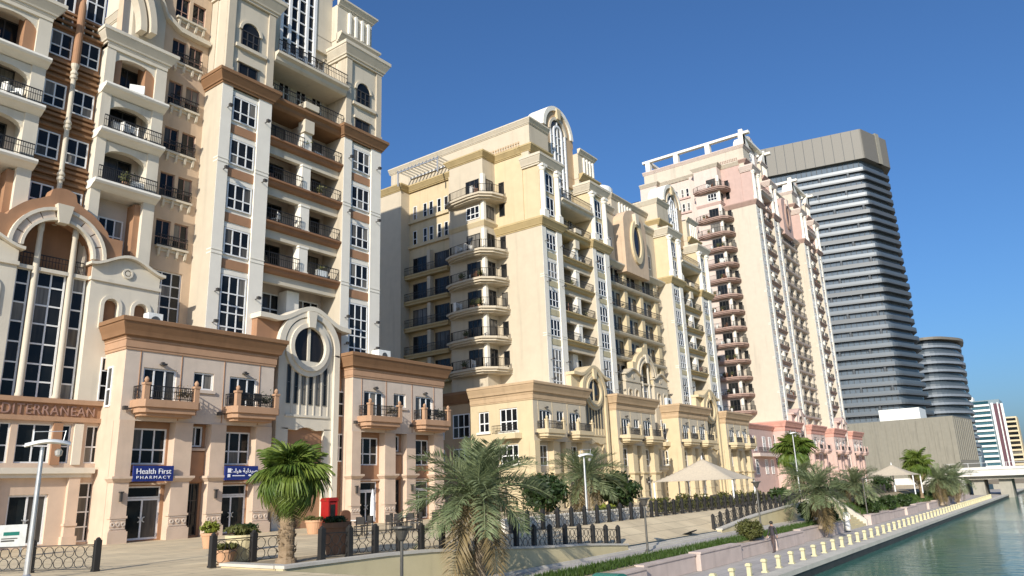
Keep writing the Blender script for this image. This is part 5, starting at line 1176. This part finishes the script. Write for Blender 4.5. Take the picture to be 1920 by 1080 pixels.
def sail_lamp(label, loc, h, rz=0):
    L_ = thing('lamp_post', label, 'street lamp', loc, rz)
    MB().lathe([(.14, 0), (.14, .1), (.085, .16), (.055, h)], 0, 0, 12).build('pole', 'steel', L_)
    mb = MB(); n = 10
    for i in range(n+1):
        t_ = i/n; w_ = .34*math.sin(math.pi*(.12+.83*t_)); x = -.45+1.15*t_; z = h+.08+.10*math.sin(math.pi*t_)+.05*t_
        for k, s in enumerate((-1, 0, 1)): mb.v.append((x, s*w_, z-(.09 if s else 0)))
        for k, s in enumerate((-1, 0, 1)): mb.v.append((x, s*w_, z-(.09 if s else 0)+.025))
    for i in range(n):
        for k in range(2):
            a = i*6+k; mb.f.append((a, a+6, a+7, a+1)); mb.mi.append(0); a += 3; mb.f.append((a, a+1, a+7, a+6)); mb.mi.append(0)
        for k in (0, 2): a = i*6+k; mb.f.append((a, a+3, a+9, a+6)); mb.mi.append(0)
    mb.build('reflector', 'plastic_white', L_, smooth=True)
    MB().tube([(-.25, 0, h-.05), (-.25, 0, h+.45)], .018, 6).tube([(.5, 0, h+.1), (.55, 0, h+.48)], .015, 6).tube([(-.25, 0, h+.44), (.55, 0, h+.46)], .012, 6).build('bracket', 'steel', L_)
    MB().lathe([(.02, h-.28), (.09, h-.24), (.11, h-.12), (.05, h-.05)], .42, 0, 10).build('lamp_head', 'steel', L_)
sail_lamp('tall steel lamp post with white sail-shaped reflector in front of the lettered entrance', (9.65, 24.2, 0), 3.65, R(-22))
sail_lamp('white lamp post with sail-shaped reflector by the smaller date palm', (41.0, 24.9, 0), 3.75, R(-22))
sail_lamp('white sail lamp in front of the pink shop buildings', (82, 24, 0), 6.5, R(-22))
# ================================================================= street furniture
K = thing('phone_kiosk', 'tall red phone kiosk between the gatehouse and the right shop building', 'kiosk', (28.3, 33.7, 0)); K.scale = (.8, .8, .86)
MB().box(-.5, .5, -.5, .5, 0, .22).build('plinth', 'kerb_stone', K); MB().box(-.4, -.3, -.4, .4, .22, 1.95).box(.3, .4, -.4, .4, .22, 1.95).box(-.3, .3, .32, .4, .22, 1.95).build('shell', 'red_paint', K)
MB().prism([(-.44, 1.95), (.44, 1.95), (.44, 2.05), (.3, 2.18), (-.3, 2.18), (-.44, 2.05)], -.44, .44).build('roof', 'red_paint', K); MB().box(-.28, .28, -.36, -.33, .3, 1.9).build('door', 'red_paint', K); MB().box(-.2, .2, -.375, -.362, .7, 1.75).build('pane', 'glass_door', K)
U = thing('folded_parasol', 'folded white parasol among the cafe chairs', 'parasol', (28.7, 30.7, 0))
MB().lathe([(.25, 0), (.25, .06), (.03, .08), (.025, 2.25)], 0, 0, 10).build('pole', 'steel', U); MB().lathe([(.05, .55), (.13, .6), (.12, 1.2), (.10, 1.8), (.03, 2.2)], 0, 0, 9).build('canopy', 'white_canvas', U)
def pot(label, loc, r, h, mat, leaf, seed, lh=.4, n=900):
    P = thing('planter_pot', label, 'plant pot', loc)
    MB().lathe([(r*.62, 0), (r*.66, .03), (r*.92, h*.82), (r, h*.84), (r, h), (r*.86, h), (r*.84, h*.9), (.01, h*.9)], 0, 0, 20).build('pot', mat, P, smooth=False)
    mb = MB(); leaf_cloud(mb, (0, 0, h+lh*.7), (r*1.15, r*1.15, lh), n, .07, random.Random(seed), .2, 12); mb.build('foliage', leaf, P)
pot('terracotta pot with bright yellow-green plant before the narrow shop window', (19.15, 30.5, 0), .36, .62, 'pot', 'leaf_lime', 31, .3)
pot('terracotta pot with low dark plant behind the fence corner', (18.65, 27.2, 0), .40, .72, 'pot', 'leaf_shrub', 32, .22)
pot('squat stone pot with dark green plant at the left end of the fence', (15.35, 22.6, 0), .52, .85, 'retaining', 'leaf_olive', 33, .18)
pot('terracotta pot at the far side beside the red kiosk', (27.7, 34.2, 0), .5, .72, 'pot', 'leaf_olive', 34, .15)
pot('big dark brown urn right of the fan palm', (17.9, 20.9, .05), .5, 1.05, 'pot_dark', 'leaf_shrub', 35, .12, 500)
pot('small pale pot on the paving left of the stone pot', (14.6, 22.3, 0), .33, .45, 'pot', 'leaf_olive', 36, .12, 400)
rnd = random.Random(44)
chm = MB()
for a in (-.2, .2):
    for b_ in (-.2, .2): chm.box(a-.02, a+.02, b_-.02, b_+.02, 0, .45 if b_ < 0 else .92)
chm.box(-.23, .23, -.23, .23, .44, .49).box(-.22, .22, .18, .22, .56, .92).box(-.24, -.2, -.2, .22, .64, .68).box(.2, .24, -.2, .22, .64, .68)
chm = chm.mesh('cafe_chair', 'dark_metal')
k = 0
for i, (x_, y_) in enumerate(((26.6, 29.6), (29.2, 29.0), (31.0, 30.4), (33.0, 29.2))):
    t_ = thing('cafe_table', ('round cafe table left of the folded parasol', 'round cafe table just right of the folded parasol', 'round cafe table second to the right of the folded parasol', 'round cafe table farthest right of the folded parasol')[i], 'table', (x_, y_, 0), group='cafe tables by the parasol')
    MB().lathe([(.38, .72), (.4, .74), (.38, .76)], 0, 0, 18).build('top', 'dark_metal' if i % 2 else 'plastic_white', t_); MB().lathe([(.22, 0), (.22, .03), (.035, .05), (.035, .72)], 0, 0, 8).build('pedestal', 'iron', t_)
    for j in range(3):
        a = j*2.1+i; o = inst('cafe_chair', chm, None, (x_+.72*math.cos(a), y_+.72*math.sin(a), 0), a-math.pi/2); tag(o, 'dark cafe chair around a round table near the folded parasol', 'chair', 'cafe chairs by the parasol')
mb = MB().prism([(-.28, 0), (.28, 0), (.28, 1.15)]+[(.28*math.cos(R(a)), 1.15+.18*math.sin(R(a))) for a in range(15, 180, 15)]+[(-.28, 1.15)], -.05, .05)
o = mb.build('menu_board', 'wood_brown', None, (23.6, 27.0, 0)); tag(o, 'dark round-topped menu board behind the brown urn', 'board')
nb = thing('notice_stand', 'whitish notice stand with green print at the left edge beside the glass door', 'stand', (13.6, 36, 0), R(-15))
MB().box(-.5, .5, -.12, .12, .42, 1.28).build('panel', 'plastic_white', nb); MB().box(-.42, -.34, -.05, .05, 0, .42).box(.34, .42, -.05, .05, 0, .42).build('leg', 'steel', nb)
MB().box(-.3, .25, -.126, -.121, .86, 1.0).build('green_print', 'teal_paint', nb); MB().box(-.36, .1, -.126, -.121, .62, .68).box(-.36, .2, -.126, -.121, .72, .76).build('print_lines', 'lamp_metal', nb)
cn = thing('boat_canopy', 'teal curved top of a small kiosk at the bottom edge', 'kiosk', (25.3, 14.6, -2.2))
MB().arch(0, .75, .0, .62, -.5, .5, 0, 180, 14, .55).build('roof', 'teal_paint', cn); MB().box(-.55, .55, -.45, .45, 0, .75).build('body', 'kerb_stone', cn)
# shop signs on the left peach building
def sign(label, x, top, sub, sizes):
    S_ = thing('shop_sign', label, 'sign', (x, 39.76, 3.05)); MB().box(-1.1, 1.1, 0, .1, 0, .8).build('board', 'sign_blue', S_); MB().box(-.8, -.74, .1, .88, .5, .56).build('bracket', 'dark_metal', S_); MB().box(.74, .8, .1, .88, .5, .56).build('bracket', 'dark_metal', S_)
    me = text_mesh(top, sizes[0], 'letter_white', .02); xs_ = [v.co.x for v in me.vertices]; k_ = min(1.3, 1.9/(max(xs_)-min(xs_)))
    for v in me.vertices: v.co.x *= k_
    inst('lettering', me, S_, (0, -.012, .38))
    me = text_mesh(sub, sizes[1], 'letter_white', .02, 1, 0, 1.5); xs_ = [v.co.x for v in me.vertices]; k_ = 1.85/(max(xs_)-min(xs_))
    for v in me.vertices: v.co.x *= k_
    inst('lettering', me, S_, (0, -.012, .13))
sign('blue shop sign reading Health First Pharmacy above the left shop door', 21.45, 'Health First', 'PHARMACY', (.40, .21))
S_ = thing('shop_sign', 'blue shop sign with white script beside the fan palm crown', 'sign', (26.78, 39.76, 3.05)); MB().box(-1.1, 1.1, 0, .1, 0, .8).build('board', 'sign_blue', S_); MB().box(-.8, -.74, .1, .88, .5, .56).build('bracket', 'dark_metal', S_); MB().box(.74, .8, .1, .88, .5, .56).build('bracket', 'dark_metal', S_)
inst('lettering', text_mesh('\ufe9a\ufee0\ufef4\ufeeb \ufe94\ufef4\ufedf\ufeaa\ufef4\ufebb', .34, 'letter_white', .02), S_, (.12, -.012, .42))
MB().box(-.92, -.72, -.02, 0, .42, .66).box(-.92, -.76, -.02, 0, .16, .34).box(-.6, .2, -.02, 0, .22, .27).disc(.55, .26, .09, .06, -.02, 0, 12).build('emblem', 'letter_white', S_)
# roof equipment
def acbox(label, loc, s):
    A = thing('air_conditioner', label, 'air conditioner', loc); MB().box(-s[0]/2, s[0]/2, -s[1]/2, s[1]/2, .08, s[2]).build('casing', 'plastic_white', A)
    MB().arch(0, s[2]/2, s[2]*.26, s[2]*.3, -s[1]/2-.02, -s[1]/2+.01, 0, 360, 16).disc(0, s[2]/2, s[2]*.25, s[2]*.25, -s[1]/2-.008, -s[1]/2+.005, 14).build('fan_grille', 'lamp_metal', A); MB().box(-s[0]/2+.05, s[0]/2-.05, -s[1]/2+.05, s[1]/2-.05, 0, .08).build('feet', 'iron', A)
acbox('white roof box on the left shop building near the entrance gable', (21.6, 41.6, 11.6), (.85, .6, .9)); acbox('white roof box at the corner of the right shop building', (39.2, 41.2, 11.6), (1.2, .8, .85))
acbox('white roof box on the shop building left of the farther yellow gatehouse', (91.5, 42.5, 11.6), (1.5, 1.0, 1.15)); acbox('white roof box on the last yellow shop building', (107.5, 41.8, 11.6), (2.0, 1.0, 1.2))
W_ = thing('water_tank', 'round white water tank on the roof of the yellow range', 'water tank', (86.5, 47.5, 40.0)); MB().lathe([(1.9, 0), (1.9, 1.9), (1.7, 2.15), (.3, 2.35)], 0, 0, 24).build('tank', 'plastic_white', W_, smooth=False); MB().box(-2, 2, -2, 2, -.2, 0).build('base', 'concrete', W_)
W2 = thing('pergola', 'grey flat pergola on the roof terrace of the middle yellow tower', 'pergola', (61.6, 54.3, 38.8))
for i in range(12): MB().box(-1.2, 1.6, i*.6, i*.6+.12, 1.25, 1.4).build('slat', 'steel', W2)
MB().box(-1.1, -.95, 0, 6.8, 1.1, 1.25).box(1.2, 1.35, 0, 6.8, 1.1, 1.25).build('beam', 'steel', W2)
for y in (.1, 6.6): MB().box(-1.1, -.95, y, y+.15, -.6, 1.1).build('post', 'steel', W2)
# ================================================================= people
def skin_person(name, label, loc, rz, joints, edges, mats, zsplit, hair='hair', scale=1.0):
    P = thing(name, label, 'person', loc, rz)
    me = bpy.data.meshes.new('body'); me.from_pydata([j[0] for j in joints], edges, [])
    o = bpy.data.objects.new('body', me); COL.objects.link(o)
    md = o.modifiers.new('skin', 'SKIN'); sv = me.skin_vertices[0].data
    for i, j in enumerate(joints): sv[i].radius = (j[1], j[1]*j[2] if len(j) > 2 else j[1]); sv[i].use_root = (i == 0)
    o.modifiers.new('sub', 'SUBSURF').levels = 2
    dg = bpy.context.evaluated_depsgraph_get(); dg.update(); m2 = bpy.data.meshes.new_from_object(o.evaluated_get(dg)); bpy.data.objects.remove(o)
    m2.materials.clear()
    for q in mats: m2.materials.append(MATS[q])
    for p in m2.polygons:
        c = p.center; p.material_index = zsplit(c); p.use_smooth = True
    inst('body', m2, P)
    hz = [j[0] for j in joints][3]
    MB().lathe([(.02, hz[2]+.13), (.07, hz[2]+.115), (.102, hz[2]+.06), (.106, hz[2]), (.09, hz[2]-.05), (.05, hz[2]-.07)], hz[0]-.012, hz[1], 12).build('hair', hair, P, smooth=True)
    for s in (-1, 1): MB().lathe([(.002, -.012), (.011, 0), (.002, .012)], 0, 0, 6).build('eye', 'hair', P, (hz[0]+.092, s*.034, hz[2]))
    MB().prism([(0, -.03), (.028, -.03), (.006, .02)], -.012, .012).build('nose', 'skin', P, (hz[0]+.09, 0, hz[2]-.02)); MB().box(-.01, .012, -.025, .025, -.006, .004).build('mouth', 'cloth_brown', P, (hz[0]+.09, 0, hz[2]-.07))
    return P
def joints(step=.18, lean=.0):
    J = [((0, 0, .95), .15, .8), ((lean*.5, 0, 1.2), .15, .75), ((lean, 0, 1.45), .13, .7), ((lean+.03, 0, 1.66), .095, .9), ((lean+.01, 0, 1.54), .055)]
    E_ = [(0, 1), (1, 2), (2, 4), (4, 3)]
    for s in (-1, 1):
        b_ = len(J); f = s*step
        J += [((0, s*.10, .88), .085), ((f*.55+.03, s*.10, .5), .06), ((f-.03, s*.10, .08), .042), ((f+.13, s*.11, .035), .035)]; E_ += [(0, b_), (b_, b_+1), (b_+1, b_+2), (b_+2, b_+3)]
        b_ = len(J); g_ = -s*step*.8
        J += [((lean, s*.19, 1.42), .055), ((lean+g_*.4-.02, s*.23, 1.15), .042), ((lean+g_+.05, s*.23, .93), .032)]; E_ += [(2, b_), (b_, b_+1), (b_+1, b_+2)]
        h_ = b_+2
        for k in range(4): J.append(((lean+g_+.06+.018*k-.02, s*.235, .80+.012*abs(k-1.5)), .010)); E_.append((h_, len(J)-1))
        J.append(((lean+g_+.095, s*.205, .86), .010)); E_.append((h_, len(J)-1))
    return J, E_
J, E_ = joints(.2)
skin_person('person', 'person in dark clothes walking on the quay beside the round olive bush', (46.6, 15.55, -2.2), R(160), J, E_, ['cloth_dark', 'skin', 'cloth_brown'], lambda c: 1 if c.z > 1.5 or (c.z < .97 and abs(c.y) > .19) else (0 if c.z > .95 else 2))
J, E_ = joints(.1, .05)
pw = skin_person('person', 'person in long white clothes with dark hair standing left of the staircase', (64.6, 15.6, -2.2), R(200), J, E_, ['cloth_white', 'skin', 'hair'], lambda c: 1 if c.z > 1.52 or (c.z < .97 and abs(c.y) > .2) else (0 if c.z > .1 else 2))
MB().lathe([(.27, .12), (.25, .5), (.19, .95), (.185, 1.1), (.17, 1.25)], .01, 0, 16, 1, .85).build('robe', 'cloth_white', pw, smooth=True)
